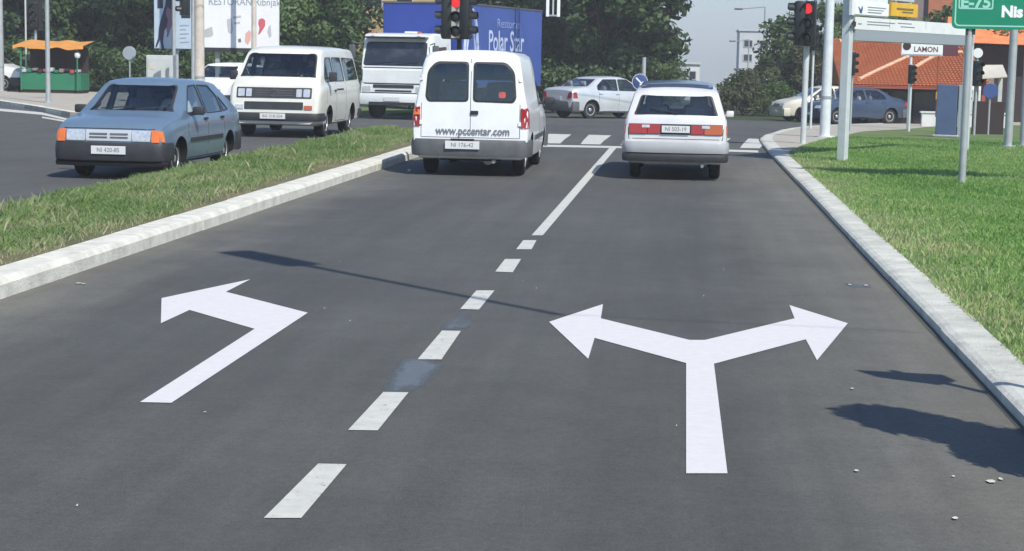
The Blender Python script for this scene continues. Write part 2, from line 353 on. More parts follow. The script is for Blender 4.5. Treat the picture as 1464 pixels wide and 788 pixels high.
def kerb(name, line, wd, hgt, seg=1.0, chamfer=.03, side=1, km='concrete_kerb'):
    """kerb stones laid along a polyline; body lies on the `side` of the line"""
    pts = [Vector((p[0], p[1])) for p in line]; d = [0]
    for a, b in zip(pts, pts[1:]): d.append(d[-1]+(b-a).length)
    def at(s):
        s = min(max(s, 0), d[-1]-1e-4)
        for i in range(len(d)-1):
            if d[i] <= s <= d[i+1]:
                t = (s-d[i])/(d[i+1]-d[i]); p = pts[i].lerp(pts[i+1], t); u = (pts[i+1]-pts[i]).normalized()
                return p, Vector((u.y, -u.x))*side
    b = MB(); s = 0
    while s < d[-1]-.05:
        e = min(s+seg-.008, d[-1]); jx = random.uniform(-.006, .006); jz = random.uniform(-.004, .004); vs_ = []
        for q in (s, e):
            p, n = at(q); z = gz(p.x, p.y)
            for o_, h_ in ((0, -.1), (0, hgt*.70), (.025, hgt-chamfer*.3), (.06, hgt), (wd, hgt+.005), (wd, -.1)): vs_.append((p.x+n.x*(o_+jx), p.y+n.y*(o_+jx), z+h_+jz))
        fs = [(i, (i+1) % 6, (i+1) % 6+6, i+6) for i in range(6)]+[tuple(range(6)), tuple(range(6, 12))[::-1]]
        b.add(vs_, fs); s += seg
    o = b.build(name, M[km]); o['kind'] = 'structure'
    g = MB(); s = 0
    while s < d[-1]:   # mortar bed that fills the joints
        e = min(s+2, d[-1]); vs_ = []
        for q in (s, e):
            p, n = at(q); z = gz(p.x, p.y)
            for o_, h_ in ((.012, -.1), (.012, hgt*.68), (.06, hgt-.014), (wd-.01, hgt-.012), (wd-.01, -.1)): vs_.append((p.x+n.x*o_, p.y+n.y*o_, z+h_))
        g.add(vs_, [(i, (i+1) % 5, (i+1) % 5+5, i+5) for i in range(5)]+[tuple(range(5)), tuple(range(5, 10))[::-1]]); s += 2
    o = g.build('kerb_bed', M['kerb_joint']); o['kind'] = 'structure'
medk = [(LK(-6), -6), (LK(12), 12), (LK(36), 36), (-4.75, 37.7), (-5.1, 38.4), (-5.6, 38.55), (-6.2, 38.3), (-6.6, 37.4), (-6.65, 34), (-6.65, -6)]
kerb('kerb', medk[:7], .27, .14, side=-1, seg=1.9); kerb('kerb', medk[6:], .2, .09, side=-1, seg=1.9, km='kerb_joint')
kerb('kerb', kerbline, .26, .075, side=1, km='kerb_grey', seg=2.9)
# gutter line along the right kerb: dark strip painted for the shaded kerb face
gut = [(RK-.035, -6), (RK-.035, 36), (RK-.002, 36), (RK-.002, -6)]
sheet('gutter_shade', gut, M['kerb_joint'], dz=.004)
# left pavement corner
lp = [g2(-60, 140), g2(0, 150), g2(45, 157), g2(100, 167), (-14.6, 44.0), (-13.6, 44.4), (-13.1, 45.6), (-12.9, 50), (-12.9, 66.9), (-60, 66.9)]
sheet('pavement', lp, M['pavement'], dz=.12, thick=.2, step=1.)
kerb('kerb', lp[:-1], .16, .13, side=-1)
wl = [g2(-40, 152), g2(60, 161), g2(100, 171), g2(100, 173.5), g2(60, 164.5), g2(-40, 155.5)]
sheet('edge_line', wl, M['paint_line'], dz=.005)
sheet('edge_line', [g2(60, 167), g2(105, 174.5), g2(105, 177), g2(60, 169)], M['paint_line'], dz=.005)
# far verge
sheet('far_verge', [(-12, 60), (-11.2, 57.5), (-9.5, 57), (-8.6, 60), (-8.4, 64), (-12.8, 64)], M['lawn_base'], dz=.1, thick=.2)
# markings
SOFT = {'worn_patch': .11, 'scuff': .22, 'rubber_streak': .4}
def mark(name, px, m='paint_line', dz=.004, label=None):
    o = sheet(name, [g2(*p) for p in px], M[m], dz=dz, **({'step': .09, 'ystart': None} if m in SOFT else {}))
    if m in SOFT:                                  # distance to the rim fades the patch out
        P_ = [Vector(g2(*p)) for p in px]; me = o.data; vals = []
        for v in me.vertices:
            q = v.co.xy; d = 9
            for a, b in zip(P_, P_[1:]+P_[:1]):
                t = max(0, min(1, (q-a).dot(b-a)/(b-a).length_squared)); d = min(d, (a+(b-a)*t-q).length)
            vals.append(min(1, d/SOFT[m]))
        me.attributes.new('fade', 'FLOAT', 'POINT').data.foreach_set('value', vals)
    if label: o['label'] = label
    return o
mark('left_turn_arrow', [(200, 576), (245, 577), (440, 448), (323, 418), (358, 400), (231, 427), (230, 463), (271, 444), (364, 471)], 'paint_arrow', label='white painted left turn arrow on the road')
mark('split_arrow', [(981, 678), (1040, 678), (1020.7, 521), (1152, 486), (1168, 516), (1212, 463), (1128.5, 437), (1136, 456), (1007.7, 487), (986, 487), (859, 456), (862, 435.6), (785, 461), (841, 514), (850, 484), (981, 520)], 'paint_arrow', label='white painted two headed arrow pointing left and right')
for q in ([(377, 742), (430.6, 742), (495.6, 665), (455, 664)], [(497.5, 616), (540, 616.5), (584, 562), (548, 561.5)], [(597, 514.5), (631, 515), (659, 474), (632, 473.5)],
          [(658, 442.5), (684.6, 443.5), (707, 416), (681, 416)], [(708, 389), (733, 390), (745, 371), (722, 371)], [(738, 357), (760, 357), (767, 344), (748, 344)], [(760, 337), (776, 337), (881, 212), (871, 212)]):
    mark('lane_dash', q)
mark('stop_line', [(766, 207), (881, 209.3), (1084, 215.5), (1084, 218.5), (881, 212), (766, 210)])
for x0 in (724, 781, 838, 895, 952, 1009, 1066):
    y = lambda x: 192+(x-800)*.024
    mark('crosswalk_stripe', [(x0+6-14, y(x0)+13.5), (x0+32-12, y(x0)+14), (x0+36, y(x0)+1), (x0+4, y(x0))])
mark('worn_patch', [(640, 472), (628, 470), (655, 445), (680, 445), (672, 470)], 'worn_patch', .003)
mark('worn_patch', [(540, 566), (585, 566), (622, 548), (636, 520), (600, 513), (570, 516), (552, 540)], 'worn_patch', .003)
mark('scuff_mark', [(250, 560), (262, 575), (330, 545), (400, 512), (385, 508), (320, 532)], 'scuff', .003)
mark('scuff_mark', [(130, 590), (140, 602), (215, 584), (205, 572)], 'scuff', .003)
mark('scuff_mark', [(1040, 545), (1060, 650), (1170, 630), (1165, 500), (1080, 520)], 'rubber_streak', .003)
mark('patched_hole', [(1205, 404), (1245, 407), (1248, 412), (1206, 411)], 'worn_patch', .003)
lb = MB()
for px, py, s in ((1417, 690, .035), (1431, 687, .02), (1365, 743, .022), (1363, 683, .012), (1225, 675, .018), (1218, 557, .018), (112, 406, .045), (119, 407, .03), (464, 442, .018), (293, 591, .012), (1215, 408, .03), (1238, 409, .03)):
    p = G(px, py)
    n = 6; pts = [(p.x+s*random.uniform(.6, 1.1)*math.cos(k*6.283/n), p.y+s*random.uniform(.6, 1.2)*1.6*math.sin(k*6.283/n), (.006+random.uniform(0, .003))) for k in range(n)]
    lb.add([tuple(Vector(q)*1 + (Vector((p.x, p.y, .008))-Vector(q))*.35) for q in pts], [tuple(range(n))])
for _ in range(12):
    p = Vector((random.uniform(-4.4, 1.6), random.uniform(5, 18), 0)); s = random.uniform(.002, .005)
    lb.add([(p.x-s, p.y, .006), (p.x, p.y-s, .006), (p.x+s, p.y, .007), (p.x, p.y+s*2, .012)], [(0, 1, 2, 3)])
tag(lb.build('litter', M['kerb_grey']), 'small white scraps and grit on the asphalt', kind='stuff')

# ------------------------------------------------------------ grass
def blades(name, pts, hs, wd, m, label, lean=.5, tints=None):
    n = len(pts); a = rng.uniform(0, 2*math.pi, n); w_ = wd*rng.uniform(.6, 1.3, n)/2; ln = hs*lean*rng.uniform(-1, 1, n); la = rng.uniform(0, 2*math.pi, n)
    co = np.empty((n, 4, 3)); dx, dy = np.cos(a)*w_, np.sin(a)*w_
    co[:, 0] = pts; co[:, 1] = pts; co[:, 0, 0] -= dx; co[:, 0, 1] -= dy; co[:, 1, 0] += dx; co[:, 1, 1] += dy
    mid = pts.copy(); mid[:, 2] += hs*.6; mid[:, 0] += np.cos(la)*ln*.35+dx*.8; mid[:, 1] += np.sin(la)*ln*.35+dy*.8; co[:, 2] = mid
    top = pts.copy(); top[:, 2] += hs; top[:, 0] += np.cos(la)*ln; top[:, 1] += np.sin(la)*ln; co[:, 3] = top
    me = bpy.data.meshes.new(name); me.vertices.add(4*n); me.vertices.foreach_set('co', co.ravel())
    me.loops.add(4*n); me.loops.foreach_set('vertex_index', np.arange(4*n, dtype=np.int32)); me.polygons.add(n)
    me.polygons.foreach_set('loop_start', np.arange(n, dtype=np.int32)*4); me.polygons.foreach_set('loop_total', np.full(n, 4, np.int32)); me.update()
    at = me.attributes.new('tint', 'FLOAT', 'FACE'); at.data.foreach_set('value', tints.astype(np.float32))
    return tag(link(name, me, None, M[m]), label, kind='stuff')
def fbm(x, y, s):
    v = 0; 
    for k, (fx, fy, ph) in enumerate(((.9, .7, 0), (1.7, -1.3, 2), (-2.9, 2.3, 4), (5.1, 4.3, 1), (-8.3, 7.9, 3))): v = v+np.sin(x*fx*s+y*fy*s+ph+1.3*np.sin(y*fy*s*.7+ph))/(k+1.5)
    return v/2.2
def place_median(n):
    y = 11+27*rng.random(n)**1.25; x = rng.uniform(-6.62, -4.92, n); ll = -4.64+(y-12)*.0072-.22; x = np.minimum(x, ll)
    return x, y
x, y = place_median(190000); hv = .028+.04*rng.random(len(x)); hv *= (1+.5*fbm(x, y, 2.1)); hv *= np.clip((-4.72-x)/.35, .35, 1)*np.where(x < -6.1, 1.6, 1)
t = np.clip(.42+.38*fbm(x, y, 1.5)+.22*rng.normal(size=len(x))+.3*np.clip((x+5.4)/.5, 0, 1), 0, 1)
kp = rng.random(len(x)) < np.clip(.62+.75*fbm(x+3, y, 2.7)+np.minimum(0, (-5.3-x))*2.2+(x < -6.1)*.8, .05, 1); x, y, hv, t = x[kp], y[kp], hv[kp], t[kp]
blades('grass', np.stack([x, y, np.full(len(x), .125)], 1), np.clip(hv, .02, .14), .008, 'blades_median', 'rough green and straw coloured grass on the median', 1.0, t)
x, y = place_median(9000); x = np.where(rng.random(len(x)) < .4, rng.uniform(-6.6, -6.2, len(x)), x); cl = fbm(x, y, 3.3) > .25; x, y = x[cl], y[cl]
blades('tall_weeds', np.stack([x, y, np.full(len(x), .125)], 1), .05+.13*rng.random(len(x)), .006, 'blades_median', 'taller pale weeds standing in the median grass', .7, np.clip(.55+.3*rng.normal(size=len(x)), 0, 1))
n = 330000; y = 8+34*rng.random(n)**1.15; x = RK+.24+(1.0+y*.21)*rng.random(n)
xe = np.interp(y, [p[1] for p in [(0, 0)]+paved_in], [RK+.24]+[p[0] for p in paved_in])
ok = (x > RK+.23) & ((y < paved_in[0][1]-1.9) | (x > xe+.05)) & (y < paved_in[-1][1]+.3)
x, y = x[ok], y[ok]; kk = rng.random(len(x)) < np.clip(.8+.6*fbm(x+7, y, 2.3)+np.clip(x-RK-.9, -1, 0)*.5, .12, 1); x, y = x[kk], y[kk]; f = fbm(x, y, .9)
hv = .022+.034*rng.random(len(x)); hv *= (1+.5*fbm(x, y, 1.9)); t = np.clip(.40+.34*f+.2*rng.normal(size=len(x))+.38*np.clip((RK+1.5-x)/1.2, 0, 1)+.18*fbm(x-5, y*1.3, 2.6), 0, 1)
zz = np.array([gz(a, b) for a, b in zip(x, y)])+VZ-.005
blades('grass', np.stack([x, y, zz], 1), np.clip(hv, .015, .10), .010, 'blades_lawn', 'mown green grass verge beside the right kerb', .9, t)

# ------------------------------------------------------------ cars
class Car:
    def __init__(s, name, loc, rz, label, cat, st, paintm, wheels, wr, tw, group=None, tumble=.42, ww=.18, capbot=True, crown=.03, rad=.06):
        """st: stations (x, ztop, zbelt, zbot, halfwidth) rear to front"""
        s.root = empty(name, loc, rz, label, cat, group); s.st = st; s.tw = tw; s.wr = wr; s.wheels = wheels
        K = []
        full = []
        for a, b in zip(st, st[1:]):
            n = max(1, int((b[0]-a[0])/.22)); full += [tuple(a[j]+(b[j]-a[j])*k/n for j in range(5)) for k in range(n)]
        full.append(st[-1]); vs_ = []; nn = 0
        for (x, zt, zb, z0, hw) in full:
            sh = min(zb, zt-.035); up = zt-sh; wr_ = hw*.965-tumble*max(0, up-.06); r = min(rad, up*.8); zm = z0+(sh-z0)*.52
            half = [(0, z0), (hw*.86, z0), (hw*.955, z0+.05), (hw*.985, z0+(zm-z0)*.5), (hw, zm), (hw*.995, zm+(sh-zm)*.5), (hw*.985, sh-.03), (hw*.965, sh),
                    (wr_+(hw*.965-wr_)*.5, sh+(up-r)*.5), (wr_, zt-r), (wr_-r*.25, zt-r*.4), (wr_-r*.85, zt-r*.06), (wr_*.6, zt+crown*.6), (wr_*.3, zt+crown*.92), (0, zt+crown)]
            nn = len(half)
            ring = [(x, -a, b) for a, b in half]+[(x, a, b) for a, b in half[-2:0:-1]]
            vs_ += ring; m = len(ring)
        fs = []
        for k in range(len(full)-1):
            for i in range(m): fs.append((k*m+i, k*m+(i+1) % m, (k+1)*m+(i+1) % m, (k+1)*m+i))
        for base in (0, (len(full)-1)*m):
            # cap by strips, left-right mirrored
            for i in range(0, nn-1):
                a, b = base+i, base+i+1; c, d = base+(m-i-1) % m if i else base, base+(m-i) % m
                q = [base+i, base+i+1, base+(m-i-1) % m, base+(m-i) % m]
                q2 = [];  [q2.append(z) for z in q if z not in q2]
                if len(q2) >= 3: fs.append(tuple(q2))
        b = MB(); b.add(vs_, fs); body = b.build('body', M[paintm], s.root, smooth=38)
        c = MB()
        for x in wheels:
            for sd in (-1, 1): c.lathe([(wr*1.16, 0), (wr*1.16, .55)], (x, sd*(tw/2-.12) - (.55 if sd < 0 else 0), wr*1.03), 'y', 30)
        cut = c.build('cut', M['under'], s.root)
        mo = body.modifiers.new('b', 'BOOLEAN'); mo.operation = 'DIFFERENCE'; mo.object = cut; mo.solver = 'EXACT'; mo.material_mode = 'TRANSFER'
        bpy.context.view_layer.update(); dg = bpy.context.evaluated_depsgraph_get(); me = bpy.data.meshes.new_from_object(body.evaluated_get(dg))
        body.modifiers.clear(); body.data = me; bpy.data.objects.remove(cut); me.name = 'body'
        s.hull = full; s.cuts = []; s.tumble = tumble
        s.body = body; s.bvh = BVHTree.FromPolygons([Vector(v) for v in vs_], fs); s.L0, s.L1 = st[0][0], st[-1][0]
        # wheels
        for x in wheels:
            for sd in (-1, 1):
                y0 = sd*(tw/2); R_ = wr; h = ww/2
                t = MB().lathe([(R_*.62, -h*.9), (R_*.9, -h), (R_*.985, -h*.75), (R_, -h*.3), (R_, h*.3), (R_*.985, h*.75), (R_*.9, h), (R_*.62, h*.9)], (0, 0, 0), 'y', 32)
                wo = t.build('wheel', M['rubber'], s.root, smooth=30); wo.location = (x, y0-sd*h, R_)
                k = sd
                rm = MB().lathe([(R_*.63, k*h*.70), (R_*.62, k*h*1.02), (R_*.55, k*h*.98), (R_*.50, k*h*.62), (R_*.36, k*h*.5), (R_*.26, k*h*.75), (R_*.16, k*h*.98), (.001, k*h*1.0)], (0, 0, 0), 'y', 28)
                for a in range(8):
                    th = a*math.pi/4; 
                ro = rm.build('rim', M[s.rimm if hasattr(s, 'rimm') else 'rim_steel'], wo, smooth=30)
    def patch(s, name, poly, axis, m, off=.006, step=.12, parent=None, r=.03, skirt=.012, smooth=60):
        if r: poly = rp(poly, r)
        bm = grid_poly(poly, step); D = {'+x': Vector((-1, 0, 0)), '-x': Vector((1, 0, 0)), '+y': Vector((0, -1, 0)), '-y': Vector((0, 1, 0)), '+z': Vector((0, 0, -1))}[axis]
        bnd = [e for e in bm.edges if e.is_boundary]
        for v in bm.verts:
            a, b = v.co.x, v.co.y
            o = {'+x': (6, a, b), '-x': (-6, a, b), '+y': (a, 3, b), '-y': (a, -3, b), '+z': (a, b, 5)}[axis]; o = Vector(o)
            h, n, _, _ = s.bvh.ray_cast(o, D)
            if h is None: h, n, _, _ = s.bvh.find_nearest(o+D*(o-Vector((0, 0, o.z))).length*.5)
            if n.dot(D) > 0: n = -n
            v.co = h-D*off*.6+n*off*.4
        r_ = bmesh.ops.extrude_edge_only(bm, edges=bnd)
        for v in [g for g in r_['geom'] if isinstance(g, bmesh.types.BMVert)]: v.co += D*(skirt+off)
        bmesh.ops.recalc_face_normals(bm, faces=bm.faces)
        me = bpy.data.meshes.new(name); bm.to_mesh(me); bm.free()
        return link(name, me, parent or s.root, M[m], smooth=smooth)
    def surf(s, a, b, axis, off):
        D = {'+x': Vector((-1, 0, 0)), '-x': Vector((1, 0, 0)), '+y': Vector((0, -1, 0)), '-y': Vector((0, 1, 0))}[axis]
        o = Vector({'+x': (6, a, b), '-x': (-6, a, b), '+y': (a, 3, b), '-y': (a, -3, b)}[axis]); h, n, _, _ = s.bvh.ray_cast(o, D)
        if h is None: h, n, _, _ = s.bvh.find_nearest(o+D*5)
        return h-D*off
    def window(s, poly, axis, name='window', seal=.022, r=.05, glassm='clear_glass', sealm='black_trim'):
        if hasattr(s, 'hull'):
            c = Vector((sum(p[0] for p in poly)/len(poly), sum(p[1] for p in poly)/len(poly)))
            s.cuts.append((poly, axis, r))
            i_ = rp(poly, r, 5); o_ = [((Vector(p)-c)+(Vector(p)-c).normalized()*seal*1.3+c)[:] for p in i_]; n = len(i_); b = MB()
            A_ = [s.surf(*p, axis, .008) for p in i_]; B_ = [s.surf(*p, axis, .004) for p in o_]; C_ = [s.surf(*p, axis, -.03) for p in i_]
            b.add(A_+B_+C_, [(k, (k+1) % n, n+(k+1) % n, n+k) for k in range(n)]+[(k, 2*n+k, 2*n+(k+1) % n, (k+1) % n) for k in range(n)])
            w_ = b.build(name, M[sealm], s.root); s.patch('pane', poly, axis, 'clear_glass', -.002, parent=w_, r=r, skirt=.0); return w_
        if glassm == 'clear_glass': glassm = 'car_glass'
        c = Vector((sum(p[0] for p in poly)/len(poly), sum(p[1] for p in poly)/len(poly)))
        big = [((Vector(p)-c).normalized()*seal*1.3+Vector(p))[:] for p in poly]
        w_ = s.patch(name, big, axis, sealm, .004, r=r+.02); s.patch('pane', poly, axis, glassm, .010, parent=w_, r=r); return w_
    def both(s, fn):
        for ax in ('+y', '-y'): fn(ax)
    def finish(s, seats=True, wheel=1):
        secs = []
        for (x, zt, zb, z0, hw) in s.hull:
            sh = min(zb, zt-.035); up = zt-sh; wr_ = hw*.965-s.tumble*max(0, up-.06)
            if up > .13: secs.append((x, sh, zt, hw, wr_))
        xa, xb = secs[0][0], secs[-1][0]
        secs = [q for q in secs if xa+.03 <= q[0] <= xb-.0]; b = MB()
        lo = .46
        for (x, sh, zt, hw, wr_) in secs:
            b.v += [(x, -(hw-.10), lo), (x, hw-.10, lo), (x, hw*.965-.065, sh-.05), (x, wr_-.055, zt-.06), (x, -(wr_-.055), zt-.06), (x, -(hw*.965-.065), sh-.05)]
        n = 6; b.f += [(k*n+i, k*n+(i+1) % n, (k+1)*n+(i+1) % n, (k+1)*n+i) for k in range(len(secs)-1) for i in range(n)]+[tuple(range(n)), tuple((len(secs)-1)*n+i for i in range(n))]
        xm = (xa+xb)/2; cutters = [b]
        for poly, ax, r in s.cuts:
            pp = rp(poly, r, 5); q = MB()
            if ax == '+x': q.prism(pp, lambda a, z: (xm, a, z), lambda a, z: (s.L1+1, a, z))
            if ax == '-x': q.prism(pp, lambda a, z: (xm, a, z), lambda a, z: (s.L0-1, a, z))
            if ax == '+y': q.prism(pp, lambda a, z: (a, .12, z), lambda a, z: (a, 1.6, z))
            if ax == '-y': q.prism(pp, lambda a, z: (a, -.12, z), lambda a, z: (a, -1.6, z))
            cutters.append(q)
        for q in cutters:
            c = q.build('cut', M['cabin'], s.root); mo = s.body.modifiers.new('b', 'BOOLEAN'); mo.operation = 'DIFFERENCE'; mo.object = c; mo.solver = 'EXACT'; mo.material_mode = 'TRANSFER'
            bpy.context.view_layer.update(); dg = bpy.context.evaluated_depsgraph_get(); me = bpy.data.meshes.new_from_object(s.body.evaluated_get(dg))
            s.body.modifiers.clear()
            if len(me.polygons) > 60: s.body.data = me
            bpy.data.objects.remove(c)
        me = s.body.data; me.name = 'body'; me.polygons.foreach_set('use_smooth', [True]*len(me.polygons)); me.set_sharp_from_angle(angle=R(38))
        zf = min(1.0, secs[len(secs)//2][1]); ztop = max(q[2] for q in secs)
        xs = xb-.95
        if seats:
            for (x, ys) in (((xs-.25), (-.34, .34)), ((max(xa+.35, xs-1.10)), (-.36, .36))):
                for y in ys:
                    q = MB().box((x+.22, y, .52), (.48, .48, .16), ch=.05); q.box((x-.06, y, .52+(ztop-.52)*.34), (.14, .46, (ztop-.52)*.62), ch=.05); q.box((x-.10, y, ztop-.235), (.09, .25, .17), ch=.035); q.build('seat', M['seat_cloth'], s.root, smooth=40)
        d = MB().box((xb-.30, 0, zf-.10), (.42, secs[-1][3]*1.55, .16), ch=.05).build('dashboard', M['black_trim'], s.root, smooth=40)
        if wheel:
            q = MB(); cx, cy, cz = xb-.62, .34, zf-.02; pts = [Vector((cx-.07*math.sin(t)*1.0, cy+.18*math.cos(t), cz+.17*math.sin(t))) for t in np.linspace(0, 2*math.pi, 17)]; q.path(pts, .014, 6); q.path([pts[0], (cx, cy, cz), pts[8]], .012, 6); q.path([(cx, cy, cz), (cx+.2, cy, cz-.08)], .02, 6); q.build('steering_wheel', M['black'], s.root)
        return s
    def bumper(s, name, end, z0, z1, off, reach, m, wmul=1.0):
        """bar wrapped round one end"""
        e = s.L1 if end > 0 else s.L0
        hws = sorted(s.st, key=lambda q: q[0]); zc = (z0+z1)/2
        pts = []
        N = 14
        W = max(q[4] for q in s.st if abs(q[0]-e) < reach+.2)*wmul
        for i in range(N+1):
            t = -1+2*i/N
            y_ = t*(W-.0); 
            bow = .05*(t*t)
            pts.append(Vector((e+end*(off-bow), y_*.93)))
        pre = [Vector((e-end*reach, -(W+off*.35))), Vector((e-end*.16, -(W+off*.35))), Vector((e-end*.03, -(W*.985)))]
        pts = pre+pts[0:]+[Vector((p.x, -p.y)) for p in pre[::-1]]
        prof = [(-.06, z0+.01), (-.01, z0), (0, z0+.03), (.004, zc), (0, z1-.03), (-.012, z1), (-.06, z1)]
        vs_ = []; n = len(prof)
        for i, p in enumerate(pts):
            a = pts[max(0, i-1)]; b = pts[min(len(pts)-1, i+1)]; t = (b-a).normalized(); nr = Vector((t.y, -t.x))*(1 if end > 0 else -1)
            if nr.x*end < -.2: nr = -nr
            for o_, z in prof: vs_.append((p.x+nr.x*o_, p.y+nr.y*o_, z))
        fs = [(k*n+i, k*n+(i+1) % n, (k+1)*n+(i+1) % n, (k+1)*n+i) for k in range(len(pts)-1) for i in range(n)]+[tuple(range(n)), tuple((len(pts)-1)*n+i for i in range(n))]
        b = MB(); b.add(vs_, fs); return b.build(name, M[m], s.root, smooth=50)
    def plate(s, end, y, z, txt, ext, w_=.50, h_=.115, tsize=.085):
        x = (s.L1+ext) if end > 0 else (s.L0-ext)
        p = MB().box((x, y, z), (.012, w_, h_), ch=.003).build('number_plate', M['plate'], s.root)
        if txt: text('plate_number', txt, tsize, (x+end*.008, y, z), (R(90), 0, R(90*end)), M['ink_soft'], p, sx=.95, ex=.001)
    def mirror(s, x, z, m='black_trim', sz=(.10, .17, .12), y=None, sides=(-1, 1)):
        for sd in sides:
            hw = y or (s.tw/2+.10); b = MB().box((x, sd*(hw+.10), z), sz, ch=.025); b.tube((x, sd*(hw-.08), z-.05), (x, sd*(hw+.05), z-.02), .02); b.build('wing_mirror', M[m], s.root, smooth=40)
    def gaps(s, lines, axis, w_=.010, m='under'):
        for i, (a, b) in enumerate(lines):
            a, b = Vector(a), Vector(b); d = (b-a).normalized(); n = Vector((-d.y, d.x))*w_/2
            s.patch('panel_gap', [(a+n)[:], (b+n)[:], (b-n)[:], (a-n)[:]], axis, m, .0015, step=.15, r=0, skirt=.004)
    def wiper(s, pts, axis='+x'):
        for p, q in pts:
            b = MB(); pp = []
            for t in range(5):
                a = Vector(p).lerp(Vector(q), t/4); o = Vector((6*(1 if axis == '+x' else -1), a.x, a.y)); h, n, _, _ = s.bvh.ray_cast(o, Vector((-1 if axis == '+x' else 1, 0, 0)))
                if h: pp.append(h+Vector((.02 if axis == '+x' else -.02, 0, .012)))
            if len(pp) > 1: b.path(pp, .009, 6); b.build('wiper', M['black'], s.root)
def gp(x, y, dz=.003): return Vector((x, y, gz(x, y)+dz))

# --- blue hatchback, oncoming
c = Car('blue_hatchback', gp(-7.56, 24.95), R(-90-1.5), 'light blue hatchback with black bumper driving towards the camera beside the median', 'car',
        [(-2.0, .62, .60, .36, .70), (-1.97, .84, .80, .28, .77), (-1.88, .94, .86, .24, .80), (-1.62, 1.05, .88, .22, .815), (-1.05, 1.335, .88, .20, .825), (-.6, 1.375, .875, .20, .825), (0, 1.39, .87, .20, .825),
         (.30, 1.365, .865, .20, .825), (.42, 1.32, .865, .20, .825), (1.02, .935, .86, .20, .82), (1.12, .90, .85, .20, .815), (1.6, .825, .79, .22, .805), (1.86, .765, .73, .24, .785), (1.95, .71, .68, .27, .765), (1.98, .60, .57, .30, .74)],
        'paint_blue', (-1.28, 1.22), .275, 1.44, ww=.165, tumble=.40)
c.window([(-.62, .945), (.62, .945), (.57, 1.0), (.50, 1.305), (-.50, 1.305), (-.57, 1.0)], '+x', 'windscreen', r=.05)
def f(ax):
    c.window([(-.06, .905), (.68, .89), (.80, .935), (.33, 1.285), (-.03, 1.31)], ax, 'side_window', r=.03)
    c.window([(-.92, .91), (-.15, .905), (-.12, 1.31), (-.66, 1.285), (-.90, 1.14)], ax, 'side_window', r=.03)
    c.window([(-1.28, .93), (-1.0, .92), (-.99, 1.13)], ax, 'quarter_window', r=.03)
    c.patch('side_moulding', [(-.85, .50), (.80, .50), (.80, .56), (-.85, .56)], ax, 'black_trim', .012, r=.01)
    c.patch('door_handle', [(-.06, .80), (.10, .80), (.10, .835), (-.06, .835)], ax, 'black', .02, r=.01); c.patch('door_handle', [(-.92, .80), (-.76, .80), (-.76, .835), (-.92, .835)], ax, 'black', .02, r=.01)
    c.gaps([((.86, .30), (.88, .84)), ((-.11, .28), (-.10, .88)), ((-.98, .55), (-.94, .9)), ((-.98, .27), (.86, .27))], ax)
c.both(f)
c.bumper('bumper', 1, .27, .525, .07, .38, 'black_trim'); c.bumper('bumper', -1, .27, .56, .07, .40, 'black_trim')
c.bumper('valance', 1, .19, .27, .03, .2, 'under')
for sd in (-1, 1):
    c.patch('headlight', [(sd*.34, .545), (sd*.61, .545), (sd*.61, .695), (sd*.34, .70)], '+x', 'lamp_glass', .02, r=.015)
    o = c.patch('turn_signal', [(sd*.625, .535), (sd*.735, .535), (sd*.72, .70), (sd*.625, .705)], '+x', 'lens_orange', .03, r=.012)
    c.patch('turn_signal', [(1.89, .54), (1.96, .54), (1.955, .69), (1.92, .69)], '+y' if sd > 0 else '-y', 'lens_orange', .016, r=.012)
g = c.patch('grille', [(-.33, .545), (.33, .545), (.33, .70), (-.33, .70)], '+x', 'grille_silver', .012, r=.01)
for z in (.585, .632):
    for a_ in (-.28, .02): c.patch('grille_slot', [(a_, z), (a_+.26, z), (a_+.26, z+.022), (a_, z+.022)], '+x', 'grey_trim', .018, r=.005, parent=g)
c.plate(1, .02, .42, 'NI 420-85', .085); c.mirror(.66, .95, y=.80); c.wiper([((-.45, .96), (.05, 1.0)), ((.1, .96), (.55, 1.0))])
c.patch('bonnet_edge', [(-.66, .712), (.66, .712), (.66, .722), (-.66, .722)], '+x', 'under', .002, r=0)

c.root.scale = (.95, .95, .95); c.finish()
# --- cream minibus, oncoming
c = Car('minibus', gp(-8.33, 38.1), R(-90-.5), 'cream white minibus with a square black grille driving towards the camera behind the blue hatchback', 'minibus',
        [(-2.30, .9, .8, .36, .78), (-2.28, 1.5, 1.05, .32, .84), (-2.20, 1.80, 1.12, .28, .90), (-2.0, 1.90, 1.13, .26, .92), (-1.0, 1.925, 1.13, .25, .925), (.6, 1.925, 1.13, .25, .925), (1.08, 1.89, 1.13, .25, .925), (1.28, 1.82, 1.13, .25, .92),
         (1.84, 1.28, 1.12, .25, .915), (1.98, 1.17, 1.10, .26, .905), (2.14, 1.08, .98, .27, .885), (2.21, .80, .76, .29, .86), (2.24, .55, .52, .30, .83)],
        'paint_cream', (-1.22, 1.24), .315, 1.66, ww=.19, tumble=.20, rad=.10)
c.window([(-.73, 1.285), (.73, 1.285), (.71, 1.34), (.655, 1.775), (-.655, 1.775), (-.71, 1.34)], '+x', 'windscreen', r=.09)
